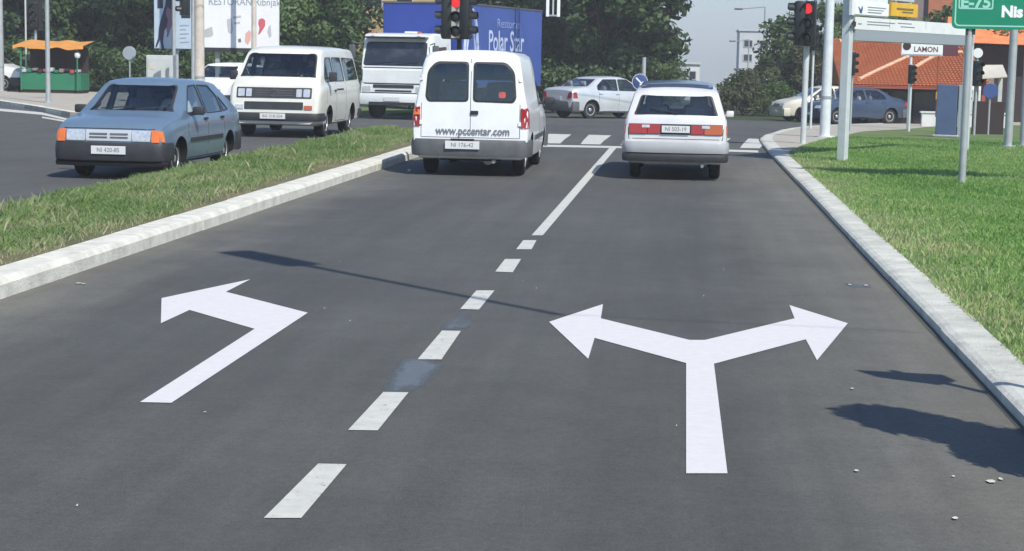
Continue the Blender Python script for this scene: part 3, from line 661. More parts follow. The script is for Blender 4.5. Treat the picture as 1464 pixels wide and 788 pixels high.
def f(ax):
    c.window([(.62, 1.20), (1.46, 1.19), (1.52, 1.27), (1.12, 1.68), (.62, 1.70)], ax, 'side_window', r=.05)
    c.window([(-.42, 1.20), (.48, 1.20), (.48, 1.70), (-.42, 1.70)], ax, 'side_window', r=.06)
    c.window([(-1.98, 1.22), (-.60, 1.20), (-.60, 1.70), (-1.90, 1.68)], ax, 'side_window', r=.07)
    c.patch('side_vent', [(-.2, 1.00), (.5, 1.00), (.5, 1.03), (-.2, 1.03)], ax, 'black_trim', .008, r=.01)
    c.gaps([((1.52, .5), (1.50, 1.16)), ((.55, .32), (.55, 1.75)), ((-.5, .32), (-.5, 1.75)), ((-.5, .33), (.55, .33))], ax)
    c.patch('door_handle', [(.62, .98), (.80, .98), (.80, 1.01), (.62, 1.01)], ax, 'black', .02, r=.01)
c.both(f)
g = c.patch('grille', [(-.74, .84), (.74, .84), (.74, 1.06), (-.74, 1.06)], '+x', 'black_trim', .012, r=.02)
for z in (.89, .94, .99): c.patch('grille_bar', [(-.38, z), (.38, z), (.38, z+.012), (-.38, z+.012)], '+x', 'grey_trim', .018, r=0, parent=g)
for sd in (-1, 1):
    for k, (a, b) in enumerate(((.44, .55), (.58, .71))): c.patch('headlight', [(sd*a, .865), (sd*b, .865), (sd*b, 1.03), (sd*a, 1.03)], '+x', 'lamp_glass', .022, r=.02)
    c.patch('turn_signal', [(sd*.60, .60), (sd*.76, .60), (sd*.76, .69), (sd*.60, .69)], '+x', 'lens_amber' if sd > 0 else 'lamp_glass', .016, r=.012)
bd = MB()
for i in range(20):
    t = i/20*6.283; t2 = (i+1)/20*6.283; bd.tube((2.205, .075*math.cos(t), .95+.075*math.sin(t)), (2.205, .075*math.cos(t2), .95+.075*math.sin(t2)), .008, n=6)
bd.path([(2.21, -.045, 1.0), (2.21, -.018, .90), (2.21, 0, .95), (2.21, .018, .90), (2.21, .045, 1.0)], .006, 5); bd.path([(2.21, -.02, 1.01), (2.21, 0, .965), (2.21, .02, 1.01)], .006, 5); bd.build('round_emblem', M['grey_trim'], c.root)
c.patch('lower_grille', [(-.58, .60), (.58, .60), (.58, .76), (-.58, .76)], '+x', 'black_trim', .012, r=.02)
c.bumper('bumper', 1, .36, .53, .07, .42, 'black_trim'); c.bumper('bumper', -1, .36, .53, .06, .42, 'black_trim')
c.plate(1, .0, .46, 'BG 318-204', .09); c.mirror(1.38, 1.30, y=.90, sz=(.09, .16, .20)); c.wiper([((-.6, 1.31), (-.02, 1.33)), ((.05, 1.31), (.6, 1.33))])

c.root.scale = (1, 1.06, .97); c.finish()
# --- white delivery van from behind
c = Car('delivery_van', gp(-3.05, 27.7), R(90), 'white small delivery van with two rear windows waiting in the left turn lane', 'van',
        [(-2.12, .66, .60, .30, .80), (-2.115, 1.00, .94, .30, .83), (-2.085, 1.56, .98, .27, .845), (-2.045, 1.72, .99, .25, .85), (-1.95, 1.79, .99, .24, .85), (-1.2, 1.80, .99, .22, .85), (-.1, 1.79, .99, .21, .85), (.05, 1.68, .98, .21, .85), (.25, 1.46, .97, .21, .84), (.45, 1.42, .96, .21, .84),
         (1.15, .98, .92, .21, .83), (1.3, .93, .88, .21, .82), (1.8, .84, .80, .23, .80), (2.02, .72, .68, .26, .76), (2.10, .52, .50, .30, .70)],
        'paint_van', (-1.42, 1.24), .29, 1.50, ww=.175, tumble=.16, rad=.13)
for sd in (-1, 1):
    c.window([(sd*.065, 1.10), (sd*.60, 1.10), (sd*.635, 1.16), (sd*.60, 1.50), (sd*.50, 1.615), (sd*.065, 1.63)], '-x', 'rear_window', r=.055, seal=.03)
    c.patch('tail_light', [(sd*.735, .71), (sd*.838, .71), (sd*.838, 1.00), (sd*.735, 1.00)], '-x', 'lens_red', .014, r=.015)
    c.patch('tail_light', [(-2.118, .71), (-2.03, .71), (-2.03, 1.0), (-2.112, 1.0)], '+y' if sd > 0 else '-y', 'lens_red', .012, r=.01)
o = c.patch('turn_signal', [(.735, .88), (.825, .88), (.825, .955), (.735, .955)], '-x', 'lens_orange', .022, r=.01)
c.gaps([((0, .60), (0, 1.70)), ((-.72, .56), (-.72, 1.05)), ((.72, .56), (.72, 1.05)), ((-.72, .56), (.72, .56))], '-x', w_=.008)
c.patch('door_handle', [(.0, .895), (-.115, .895), (-.115, .95), (.0, .95)], '-x', 'black', .022, r=.012)
c.patch('sticker', [(-.41, 1.14), (-.51, 1.14), (-.51, 1.23), (-.41, 1.23)], '-x', 'sticker_pink', .013, r=.03)
for t_, z_, r_ in (('hinge', .74, .02), ('hinge', 1.38, .02)):
    for sd in (-1, 1): c.patch(t_, [(sd*.70, z_), (sd*.74, z_), (sd*.74, z_+.06), (sd*.70, z_+.06)], '-x', 'paint_van', .02, r=.008)
tx = text('web_address', 'www.pccentar.com', .16, (-2.135, -.04, .655), (R(90), R(0), R(-90)), M['ink_soft'], c.root, sx=.86, ex=.001, bold=.002)
c.bumper('bumper', -1, .29, .535, .09, .42, 'grey_trim', 1.0); c.bumper('bumper', 1, .28, .52, .08, .4, 'grey_trim')
c.plate(-1, .10, .455, 'NI 176-42', .115); MB().box((-2.22, .10, .535), (.05, .34, .025), ch=.006).build('plate_lamp', M['black'], c.root)
ex = MB(); ex.tube((-1.9, -.35, .22), (-2.14, -.35, .22), .028); ex.tube((-1.6, -.25, .23), (-1.95, -.25, .23), .07); ex.build('exhaust', M['rim_dirty'], c.root, smooth=40)
ax_ = MB().tube((-1.42, -.7, .27), (-1.42, .7, .27), .035); ax_.box((-1.75, 0, .25), (.5, .9, .06)); ax_.build('rear_axle', M['under'], c.root)
def f(ax):
    c.window([(.02, 1.02), (.80, 1.01), (.92, 1.06), (.42, 1.36), (.02, 1.37)], ax, 'side_window', r=.04)
    c.patch('side_moulding', [(-.95, .50), (.85, .50), (.85, .57), (-.95, .57)], ax, 'grey_trim', .012, r=.01)
    c.gaps([((-.06, .3), (-.06, 1.4)), ((.95, .35), (.97, .95))], ax)
c.both(f); c.mirror(.80, 1.05, y=.83)
c.window([(-.62, .99), (.62, .99), (.55, 1.36), (-.55, 1.36)], '+x', 'windscreen')
for sd in (-1, 1): c.patch('headlight', [(sd*.5, .62), (sd*.74, .62), (sd*.74, .76), (sd*.5, .74)], '+x', 'lamp_glass', .015)

c.finish()
# --- white hatchback with dark roof
c = Car('white_hatchback', gp(-.08, 27.75), R(90), 'white hatchback with a dark roof and wide red tail lamps waiting in the right lane', 'car',
        [(-1.98, .56, .52, .34, .72), (-1.965, .84, .80, .28, .775), (-1.92, .93, .88, .25, .785), (-1.72, 1.24, .90, .23, .795), (-1.62, 1.30, .90, .22, .80), (-1.3, 1.33, .90, .21, .80), (-.6, 1.355, .895, .20, .805), (.1, 1.36, .89, .20, .805), (.35, 1.32, .885, .20, .805),
         (1.0, .95, .87, .20, .80), (1.1, .91, .86, .20, .795), (1.7, .82, .78, .22, .785), (1.93, .74, .70, .25, .76), (1.99, .56, .53, .30, .72)],
        'paint_wagon', (-1.22, 1.24), .285, 1.42, ww=.17, tumble=.34, rad=.07)
c.window([(-.625, .945), (.625, .945), (.59, 1.02), (.52, 1.215), (-.52, 1.215), (-.59, 1.02)], '-x', 'rear_window', r=.035)
bl = MB(); 
g = c.patch('lamp_panel', [(-.72, .665), (.72, .665), (.72, .815), (-.72, .815)], '-x', 'black_trim', .008, r=.01)
for sd, mm in ((1, 'lens_red'), (-1, 'lens_amber')):
    c.patch('tail_light', [(sd*.44, .672), (sd*.715, .672), (sd*.715, .808), (sd*.44, .808)], '-x', mm, .022, r=.012)
    c.patch('tail_light', [(sd*.235, .672), (sd*.43, .672), (sd*.43, .808), (sd*.235, .808)], '-x', 'lens_red', .018, r=.012)
    c.patch('reversing_lamp', [(sd*.40, .76), (sd*.52, .76), (sd*.52, .80), (sd*.40, .80)], '-x', 'lamp_glass', .026, r=.006)
    c.patch('tail_light', [(-1.95, .672), (-1.86, .672), (-1.86, .80), (-1.94, .80)], '+y' if sd > 0 else '-y', mm, .012, r=.008)
c.plate(-1, .0, .742, 'NI 503-19', .035, w_=.43, h_=.10); c.bumper('bumper', -1, .40, .56, .08, .36, 'paint_bumper'); c.bumper('bumper_skirt', -1, .27, .40, .06, .3, 'black_trim')
c.bumper('bumper', 1, .30, .52, .08, .4, 'black_trim'); c.gaps([((-.72, .60), (.72, .60)), ((-.72, .60), (-.74, .9)), ((.72, .60), (.74, .9))], '-x', w_=.008)
rf = c.patch('roof_panel', [(-1.50, -.56), (.10, -.57), (.10, .57), (-1.50, .56)], '+z', 'roof_dark', .028, r=.12, skirt=.03, step=.15)
c.patch('roof_gutter', [(-1.42, -.49), (.0, -.50), (.0, .50), (-1.42, .49)], '+z', 'roof_dark', .042, r=.12, skirt=.03, step=.15)
c.wiper([((-.02, .955), (.40, 1.02))], '-x'); 
ex = MB(); ex.tube((-1.6, -.42, .22), (-2.06, -.42, .22), .025); ex.box((-1.7, 0, .26), (.4, 1.0, .06)); ex.build('exhaust', M['rim_dirty'], c.root, smooth=40)
def f(ax):
    c.window([(.0, .93), (.78, .92), (.85, .96), (.36, 1.265), (.0, 1.28)], ax, 'side_window', r=.03); c.window([(-.85, .93), (-.08, .93), (-.08, 1.28), (-.82, 1.265)], ax, 'side_window', r=.03); c.window([(-1.55, .95), (-.96, .93), (-.93, 1.25), (-1.45, 1.23)], ax, 'side_window', r=.03)
    c.patch('side_moulding', [(-.85, .50), (.85, .50), (.85, .55), (-.85, .55)], ax, 'black_trim', .012, r=.01)
c.both(f); c.mirror(.75, .90, m='paint_wagon', y=.80, sz=(.09, .13, .10), sides=(-1,))
c.window([(-.6, .97), (.6, .97), (.5, 1.27), (-.5, 1.27)], '+x', 'windscreen')
for sd in (-1, 1): c.patch('headlight', [(sd*.45, .60), (sd*.70, .60), (sd*.70, .71), (sd*.45, .71)], '+x', 'lamp_glass', .015)
c.root.scale = (1, .94, 1); c.finish()
# --- sedans
def sedan(name, loc, rz, label, pm, group=None, bump='grey_trim'):
    c = Car(name, loc, rz, label, 'car',
        [(-2.15, .66, .62, .38, .72), (-2.12, .94, .90, .30, .79), (-2.02, 1.02, .94, .26, .82), (-1.55, 1.07, .94, .23, .845), (-1.35, 1.10, .935, .22, .85), (-.82, 1.385, .93, .21, .85), (-.3, 1.425, .92, .20, .855), (.2, 1.42, .91, .20, .855), (.48, 1.36, .905, .20, .855),
         (1.12, .99, .90, .20, .85), (1.25, .94, .89, .20, .845), (1.75, .85, .82, .22, .83), (2.02, .76, .73, .25, .78), (2.12, .62, .59, .28, .72)], pm, (-1.28, 1.28), .305, 1.50, ww=.19, tumble=.42, rad=.08)
    c.window([(-.62, 1.10), (.62, 1.10), (.50, 1.345), (-.50, 1.345)], '-x', 'rear_window', r=.05)
    c.window([(-.66, 1.00), (.66, 1.00), (.53, 1.345), (-.53, 1.345)], '+x', 'windscreen', r=.05)
    def f(ax):
        c.window([(-.02, .965), (.78, .955), (.92, 1.0), (.42, 1.32), (.02, 1.34)], ax, 'side_window', r=.04)
        c.window([(-1.0, .985), (-.12, .965), (-.08, 1.34), (-.66, 1.32), (-.98, 1.13)], ax, 'side_window', r=.04)
        c.patch('sill_strip', [(-.85, .235), (.85, .235), (.85, .285), (-.85, .285)], ax, pm, .02, r=.01)
        c.patch('tail_light', [(-2.10, .70), (-1.92, .70), (-1.97, .90), (-2.09, .90)], ax, 'lens_red', .012, r=.02)
        c.gaps([((-.07, .28), (-.07, .95)), ((.95, .30), (.97, .93)), ((-.95, .55), (-.99, .95))], ax)
        c.patch('door_handle', [(-.03, .84), (-.2, .84), (-.2, .87), (-.03, .87)], ax, pm, .03, r=.01); c.patch('door_handle', [(-.97, .85), (-.82, .85), (-.82, .88), (-.97, .88)], ax, pm, .03, r=.01)
    c.both(f)
    for sd in (-1, 1):
        c.patch('tail_light', [(sd*.54, .70), (sd*.75, .70), (sd*.75, .90), (sd*.60, .90)], '-x', 'lens_red', .014, r=.02)
        c.patch('headlight', [(sd*.42, .62), (sd*.73, .62), (sd*.72, .74), (sd*.44, .72)], '+x', 'lamp_glass', .016, r=.02)
    c.patch('grille', [(-.32, .60), (.32, .60), (.30, .70), (-.30, .70)], '+x', 'black_trim', .012, r=.02)
    c.bumper('bumper', -1, .26, .60, .03, .30, bump); c.bumper('bumper', 1, .24, .54, .03, .28, pm)  # silver sedan's rear bumper: shade put into the dark colour
    c.plate(-1, 0, .70, None, .02, w_=.46); c.plate(1, 0, .40, None, .08, w_=.46); c.mirror(.78, 1.02, m='black_trim' if pm == 'paint_silver' else pm, y=.86)
    return c.finish()
rw = G(843, 169.5); hd = R(44)
sp = Vector((rw.x, rw.y))+Vector((math.cos(hd), math.sin(hd)))*1.28+Vector((-math.sin(hd), math.cos(hd)))*.72
sedan('silver_sedan', gp(sp.x, sp.y), hd, 'silver sedan crossing the junction, seen from behind on its right side', 'paint_silver')
fw, rw = G(1188, 177.5), G(1276, 178); cc = (fw+rw)/2; hd = math.atan2(-.52, -.85)
sp = Vector((cc.x, cc.y))+Vector((math.sin(hd), -math.cos(hd)))*-.72*-1
sedan('dark_blue_sedan', gp(sp.x, sp.y), hd, 'dark blue sedan crossing from the right behind the grey sign posts', 'paint_navy')
hd = R(198); sedan('ivory_sedan', gp(5.75, 72.2), hd, 'ivory white car whose nose shows left of the dark blue sedan', 'paint_ivory', bump='paint_ivory')
def hatch(name, loc, rz, label, pm):
    c = Car(name, loc, rz, label, 'car', [(-1.8, .6, .56, .36, .70), (-1.77, .95, .9, .28, .76), (-1.6, 1.2, .93, .24, .79), (-1.4, 1.38, .93, .22, .80), (-.6, 1.45, .92, .2, .805), (.2, 1.42, .91, .2, .805), (.9, .99, .9, .2, .80), (1.5, .84, .81, .22, .78), (1.78, .72, .69, .26, .74), (1.83, .55, .52, .3, .7)], pm, (-1.2, 1.15), .28, 1.42, ww=.17)
    c.window([(-.6, 1.02), (.6, 1.02), (.5, 1.36), (-.5, 1.36)], '+x', 'windscreen'); c.window([(-.58, 1.0), (.58, 1.0), (.5, 1.33), (-.5, 1.33)], '-x', 'rear_window')
    def f(ax):
        c.window([(-.05, .96), (.62, .95), (.70, 1.0), (.22, 1.34), (-.05, 1.36)], ax, 'side_window', r=.03); c.window([(-1.35, .98), (-.14, .96), (-.14, 1.36), (-1.2, 1.33)], ax, 'side_window', r=.03)
    c.both(f); c.bumper('bumper', 1, .24, .52, .07, .4, 'black_trim'); c.bumper('bumper', -1, .26, .55, .07, .4, 'black_trim'); c.mirror(.6, 1.0, y=.78)
    for sd in (-1, 1):
        c.patch('headlight', [(sd*.42, .58), (sd*.68, .58), (sd*.68, .70), (sd*.42, .70)], '+x', 'lamp_glass', .016, r=.02); c.patch('tail_light', [(sd*.55, .65), (sd*.72, .65), (sd*.72, .9), (sd*.58, .9)], '-x', 'lens_red', .014, r=.02)
    c.plate(1, 0, .38, None, .08, w_=.46); return c.finish()
hatch('small_car', gp(-13.9, 53.5), R(-90-12), 'white car half hidden between the blue hatchback and the cream minibus', 'paint_van')
q = G(34, 131, .12); hatch('small_car', Vector((q.x-1.75, q.y+.6, .125)), R(-6), 'white car parked at the left edge of the photo beside the green kiosk', 'paint_van')
q = G(1464, 163); hatch('small_car', gp(q.x+.6, q.y+3.5), R(188), 'white car at the right edge of the photo behind the two tall grey posts', 'paint_van')
# teal van behind parked car
q = G(16, 124, .12)
c = Car('teal_van', Vector((q.x-1.2, 64.3, .125)), R(-8), 'small teal and white van behind the white parked car at the left edge', 'van',
        [(-2.0, .8, .75, .35, .78), (-1.97, 1.7, 1.0, .3, .82), (-1.85, 1.88, 1.0, .25, .84), (.9, 1.88, 1.0, .25, .84), (1.2, 1.78, 1.0, .25, .84), (1.6, 1.12, 1.0, .25, .83), (1.9, .98, .92, .28, .80), (1.98, .6, .56, .3, .76)], 'teal', (-1.2, 1.2), .29, 1.5)
c.window([(-.66, 1.16), (.66, 1.16), (.6, 1.70), (-.6, 1.70)], '+x', 'windscreen'); c.both(lambda ax: c.window([(.2, 1.1), (1.25, 1.1), (1.0, 1.65), (.2, 1.68)], ax, 'side_window')); c.bumper('bumper', 1, .3, .5, .06, .3, 'white'); c.finish()

# --- drivers
def person(car, xs, ys, zs, label, top, hair='hair_dark', loc=None, rz=None, sc=1.):
    """seated driver, one skinned body; the origin is the hip point"""
    p = car.matrix_basis @ Vector((xs, ys, zs)); root = empty('person', p, car.rotation_euler.z, label, 'person', 'drivers seen through the car windows')
    V = [(0, 0, .05), (-.03, 0, .25), (-.08, 0, .47), (-.07, 0, .56), (-.04, 0, .63), (-.02, 0, .72), (-.02, 0, .79),
         (-.07, .17, .46), (.05, .27, .26), (.30, .17, .30), (.38, .14, .32), (-.07, -.17, .46), (.05, -.27, .26), (.30, -.17, .30), (.38, -.14, .32),
         (.08, .10, .04), (.46, .13, .14), (.72, .12, -.22), (.08, -.10, .04), (.46, -.13, .14), (.72, -.12, -.22)]
    E_ = [(0, 1), (1, 2), (2, 3), (3, 4), (4, 5), (5, 6), (2, 7), (7, 8), (8, 9), (9, 10), (2, 11), (11, 12), (12, 13), (13, 14), (0, 15), (15, 16), (16, 17), (0, 18), (18, 19), (19, 20)]
    RR = [.15, .15, .13, .055, .075, .088, .06, .075, .05, .035, .04, .075, .05, .035, .04, .10, .07, .05, .10, .07, .05]
    me = bpy.data.meshes.new('body'); me.from_pydata(V, E_, []); o = bpy.data.objects.new('body', me); COL.objects.link(o)
    sk = o.modifiers.new('s', 'SKIN'); sd_ = me.skin_vertices[0].data
    for k, r in enumerate(RR): sd_[k].radius = (r, r*(.8 if k < 3 else 1)); sd_[k].use_root = (k == 0)
    su = o.modifiers.new('u', 'SUBSURF'); su.levels = 2; su.render_levels = 2
    bpy.context.view_layer.update(); dg = bpy.context.evaluated_depsgraph_get(); m2 = bpy.data.meshes.new_from_object(o.evaluated_get(dg)); bpy.data.objects.remove(o)
    m2.materials.clear()
    for m in ('skin', top, 'trousers'): m2.materials.append(M[m])
    for f in m2.polygons:
        c = f.center; f.material_index = 0 if (c.z > .53 or c.x > .12 and c.z > .24 and abs(c.y) > .1 or c.x > .34 and c.z > .25) else (2 if (c.x > .1 and c.z < .24) or c.z < .02 else 1)
    b_ = bpy.data.objects.new('body', m2); COL.objects.link(b_); b_.parent = root; m2.polygons.foreach_set('use_smooth', [True]*len(m2.polygons))
    h = MB().lathe([(.01, .86), (.06, .845), (.092, .79), (.10, .735), (.094, .68), (.07, .66)], (-.045, 0, 0), 'z', 18).build('hair', M[hair], root, smooth=60)
    root.scale = (sc, sc, sc)
C_ = {o.name: o for o in bpy.data.objects if o.parent is None}
person(C_['blue_hatchback'], .02, .34, .60, 'driver in a pale shirt behind the windscreen of the blue hatchback', 'shirt_pale', sc=.88)
person(C_['minibus'], .75, .42, 1.02, 'driver in a dark top behind the windscreen of the cream minibus', 'shirt_dark', sc=.88)
person(C_['white_hatchback'], .02, .33, .56, 'driver in a dark top seen through the rear window of the white hatchback', 'shirt_dark', sc=.86)
person(C_['dark_blue_sedan'], .08, .35, .62, 'driver in a pale shirt inside the dark blue sedan', 'shirt_pale', sc=.88)
person(C_['silver_sedan'], .08, .35, .62, 'driver in a dark top inside the silver sedan', 'shirt_dark', sc=.88)
# --- truck
def truck():
    p = Vector((P(586, 100, 54).x, 53.4, 0)); hd = R(-90-14)
    root = empty('box_truck', gp(p.x-.05, p.y+.6), hd, 'white box truck with a blue cargo box turning behind the delivery van', 'truck')
    pm = M['paint_truck']; W = 2.3
    # cab: front at x=+1.1 (origin under the front axle)
    def loft(secs, name, m, sm=35):
        b = MB(); 
        for (x, z0, z1, hw, r) in secs:
            pts = rp([(-hw, z0), (hw, z0), (hw*.96, z1), (-hw*.96, z1)], r*.6, 4); b.v += [(x, a, z) for a, z in pts]
        n = len(pts); 
        for k in range(len(secs)-1): b.f += [(k*n+i, k*n+(i+1) % n, (k+1)*n+(i+1) % n, (k+1)*n+i) for i in range(n)]
        b.f += [tuple(range(n)), tuple((len(secs)-1)*n+i for i in range(n))]; return b.build(name, m, root, smooth=sm)
    cab = loft([(-.75, .62, 2.58, 1.13, .12), (.55, .60, 2.60, 1.15, .12), (.80, .58, 2.56, 1.14, .12), (1.08, .56, 1.62, 1.12, .08), (1.12, .55, 1.50, 1.10, .06), (1.14, .60, .95, 1.08, .05)], 'cab', pm)
    bv = BVHTree.FromPolygons([v.co.copy() for v in cab.data.vertices], [tuple(p.vertices) for p in cab.data.polygons])
    c = Car.__new__(Car); c.root = root; c.bvh = bv; c.L1 = 1.14; c.L0 = -.75; c.tw = 2.1; c.st = [(-.75, 0, 0, 0, 1.1), (1.14, 0, 0, 0, 1.1)]
    c.window([(-1.0, 1.62), (1.0, 1.62), (.96, 2.32), (-.96, 2.32)], '+x', 'windscreen', r=.08)
    for ax in ('+y', '-y'):
        c.window([(-.35, 1.50), (.72, 1.50), (.60, 2.15), (-.35, 2.2)], ax, 'side_window', r=.06); c.gaps([((-.5, .7), (-.5, 2.3)), ((.85, .8), (.8, 1.5))], ax, w_=.015)
    MB().box((.98, 0, 2.46), (.30, 2.0, .05), ch=.02).build('sun_visor', M['dark_glass'], root)
    c.gaps([((-1.06, 1.555), (1.06, 1.555)), ((-1.06, 1.075), (1.06, 1.075)), ((-1.04, .80), (1.04, .80))], '+x', w_=.03)
    for sd in (-1, 1):
        MB().box((.95, sd*.75, 2.61), (.14, .10, .05), ch=.01).build('marker_lamp', M['lens_orange'], root); MB().box((.62, sd*1.12, .62), (.42, .10, .26), ch=.02).build('step', M['black_trim'], root)
        MB().box((-.80, sd*1.0, 1.5), (.06, .1, 1.7)).build('cab_seal', M['black_trim'], root)
        c.patch('air_vane', [(sd*1.02, 1.15), (sd*1.08, 1.15), (sd*1.08, 1.5), (sd*1.02, 1.5)], '+x', 'black_trim', .02, r=.01)
    c.patch('front_panel', [(-1.02, 1.10), (1.02, 1.10), (1.0, 1.48), (-1.0, 1.48)], '+x', 'paint_truck', .015, r=.03)
    c.patch('grille', [(-.66, .95), (.66, .95), (.66, 1.05), (-.66, 1.05)], '+x', 'black_trim', .012, r=.02)
    c.patch('grille', [(-.60, .84), (.60, .84), (.60, .89), (-.60, .89)], '+x', 'black_trim', .012, r=.02)
    for sd in (-1, 1): c.patch('headlight', [(sd*.74, .80), (sd*1.0, .80), (sd*1.0, 1.0), (sd*.74, 1.0)], '+x', 'lamp_glass', .018, r=.03)
    MB().box((1.14, 0, .60), (.2, 2.26, .34), ch=.05).build('bumper', M['paint_truck'], root, smooth=40)
    MB().box((1.25, 0, .48), (.02, 1.5, .10)).build('bumper_slot', M['black_trim'], root)
    MB().box((1.255, 0, .62), (.012, .52, .12)).build('number_plate', M['plate'], root)
    for sd in (-1, 1):
        b = MB(); b.path([(.95, sd*1.1, 2.25), (1.15, sd*1.32, 2.30), (1.15, sd*1.35, 1.75), (.95, sd*1.1, 1.70)], .018, 6); b.box((1.15, sd*1.36, 2.02), (.09, .20, .42), ch=.03); b.build('wing_mirror', M['grey_trim'], root, smooth=40)
    c.wiper([((-.8, 1.64), (-.1, 1.72)), ((.05, 1.64), (.75, 1.72))])
    MB().box((-4.1, 0, .78), (6.6, .9, .2)).build('chassis', M['black'], root)
    bx = MB().box((-4.95, 0, 2.27), (8.1, 2.5, 2.60), ch=.02).build('cargo_box', M['tarp_blue'], root)
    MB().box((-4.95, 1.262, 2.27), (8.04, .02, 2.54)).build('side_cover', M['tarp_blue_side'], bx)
    fr = MB()
    for z in (.975, 3.57):
        for sd in (-1, 1): fr.box((-4.95, sd*1.26, z), (8.12, .06, .05))
    fr.box((-.90, 0, 3.57), (.05, 2.5, .05)); fr.build('box_rail', M['grey_trim'], bx)
    T = (R(90), 0, R(180))
    text('lettering', 'Polar Star', .95, (-5.3, 1.285, 2.42), T, M['letter_pale'], bx, sx=.92, bold=.01); text('lettering', 'Restoran', .42, (-5.5, 1.285, 3.02), T, M['letter_pale2'], bx, sx=1.5)
    ar = MB(); 
    for a0, w0 in ((.62, .05), (.42, .03)):
        pts = [(-2.0+a0*math.cos(t), 1.285, 1.45+1.95*a0/.62*math.sin(t)) for t in np.linspace(0, math.pi, 16)]; ar.path(pts, w0, 6)
    ar.build('arch_logo', M['letter_pale'], bx)
    for x, dual in ((0, 0), (-5.0, 1)):
        for sd in (-1, 1):
            h = .13 if not dual else .26; rr = .42
            t = MB().lathe([(rr*.6, -h), (rr*.95, -h), (rr, -h*.7), (rr, h*.7), (rr*.95, h), (rr*.6, h)], (0, 0, 0), 'y', 30).build('wheel', M['rubber'], root, smooth=30); t.location = (x, sd*(1.02-(.13 if dual else 0)), rr)
            MB().lathe([(rr*.6, sd*h*.6), (rr*.58, sd*h*1.02), (rr*.4, sd*h*.6), (rr*.2, sd*h*.9), (.01, sd*h*.95)], (0, 0, 0), 'y', 24).build('rim', M['rim_dirty'], t, smooth=30)
    MB().box((-.3, 0, 2.6), (.5, .35, .12), ch=.03).build('roof_vent', M['white'], root)
mat('sign_line', (.30, .62, .52), .45); mat('maroon', (.09, .025, .04), .6); mat('ghost_grey', (.50, .51, .53), .5); mat('print_red', (.62, .13, .16), .5); mat('print_pink', (.75, .42, .36), .5)
mat('letter_pale', (.50, .58, .78), .6, var=.15, vscale=3); mat('letter_pale2', (.26, .34, .62), .6, var=.15, vscale=3)
truck()

# ------------------------------------------------------------ trees
def leafmesh(name, cl, per, size, seed, m):
    r = np.random.default_rng(seed); C_, Rr, T = [], [], []
    for (cx, cy, cz, cr, tn) in cl:
        n = max(20, int(per*cr*cr)); d = r.normal(size=(n, 3)); d /= np.linalg.norm(d, axis=1)[:, None]; rad = cr*r.uniform(.25, 1.08, n)**.55
        p = np.array([cx, cy, cz])+d*rad[:, None]*np.array([1, 1, .72]); C_.append(p); Rr.append(d); T.append(np.clip(tn+.13*r.normal(size=n), 0, 1))
    p = np.concatenate(C_); d = np.concatenate(Rr); t = np.concatenate(T); n = len(p)
    nr = d+r.normal(size=(n, 3))*.7+np.array([0, 0, .35]); nr /= np.linalg.norm(nr, axis=1)[:, None]
    u = np.cross(nr, r.normal(size=(n, 3))); u /= np.linalg.norm(u, axis=1)[:, None]; v = np.cross(nr, u); s_ = size*r.uniform(.55, 1.25, n)[:, None]
    co = np.stack([p-u*s_, p-v*s_*.5, p+u*s_, p+v*s_*.55+nr*s_*.15], 1)
    me = bpy.data.meshes.new(name); me.vertices.add(4*n); me.vertices.foreach_set('co', co.ravel()); me.loops.add(4*n); me.loops.foreach_set('vertex_index', np.arange(4*n, dtype=np.int32))
    me.polygons.add(n); me.polygons.foreach_set('loop_start', np.arange(n, dtype=np.int32)*4); me.polygons.foreach_set('loop_total', np.full(n, 4, np.int32)); me.update()
    me.attributes.new('tint', 'FLOAT', 'FACE').data.foreach_set('value', t.astype(np.float32)); me.materials.append(M[m]); return me
def clumps(seed, rx, rz, cz, n, rmin=.6, rmax=1.2, low=-1):
    r = random.Random(seed); out = []
    while len(out) < n:
        a = r.uniform(0, 6.283); z = r.uniform(low, 1); q = math.sqrt(max(0, 1-z*z))*r.uniform(.35, 1)**.5*r.uniform(.8, 1.1)
        out.append((rx*q*math.cos(a), rx*q*math.sin(a), cz+rz*z*r.uniform(.75, 1.05), r.uniform(rmin, rmax), r.uniform(.1, .8)))
    return out
def trunkmesh(name, h, r0, cl, seed):
    r = random.Random(seed); b = MB(); p = Vector((0, 0, -.15)); pts = [p]
    for k in range(5): p = p+Vector((r.uniform(-.1, .1), r.uniform(-.1, .1), h/5)); pts.append(p)
    for k in range(5): b.tube(pts[k], pts[k+1], r0*(1-.13*k), r0*(1-.13*(k+1)), 9)
    for c_ in cl[::3]:
        st = pts[r.choice((2, 3, 4, 5))]; e = Vector(c_[:3]); mid = st.lerp(e, .5)+Vector((0, 0, -.25)); b.tube(st, mid, r0*.38, r0*.24, 6); b.tube(mid, e, r0*.24, r0*.08, 6)
    me = bpy.data.meshes.new(name); me.from_pydata(b.v, [], b.f); me.materials.append(M['bark']); return me
BIG = []
for sd, mm in ((1, 'leaves_dark'), (2, 'leaves_dark'), (3, 'leaves_mid')):
    cl = clumps(sd, 3.6, 3.5, 4.5, 62); BIG.append((leafmesh('crown', cl, 330, .17, sd, mm), trunkmesh('trunk', 4.2, .24, cl, sd)))
SM = []
for sd, mm in ((11, 'leaves_mid'), (12, 'leaves_olive')):
    cl = clumps(sd, 2.0, 1.7, 2.1, 34, .45, .85); SM.append((leafmesh('crown', cl, 420, .12, sd, mm), trunkmesh('trunk', 2.0, .12, cl, sd)))
BU = []
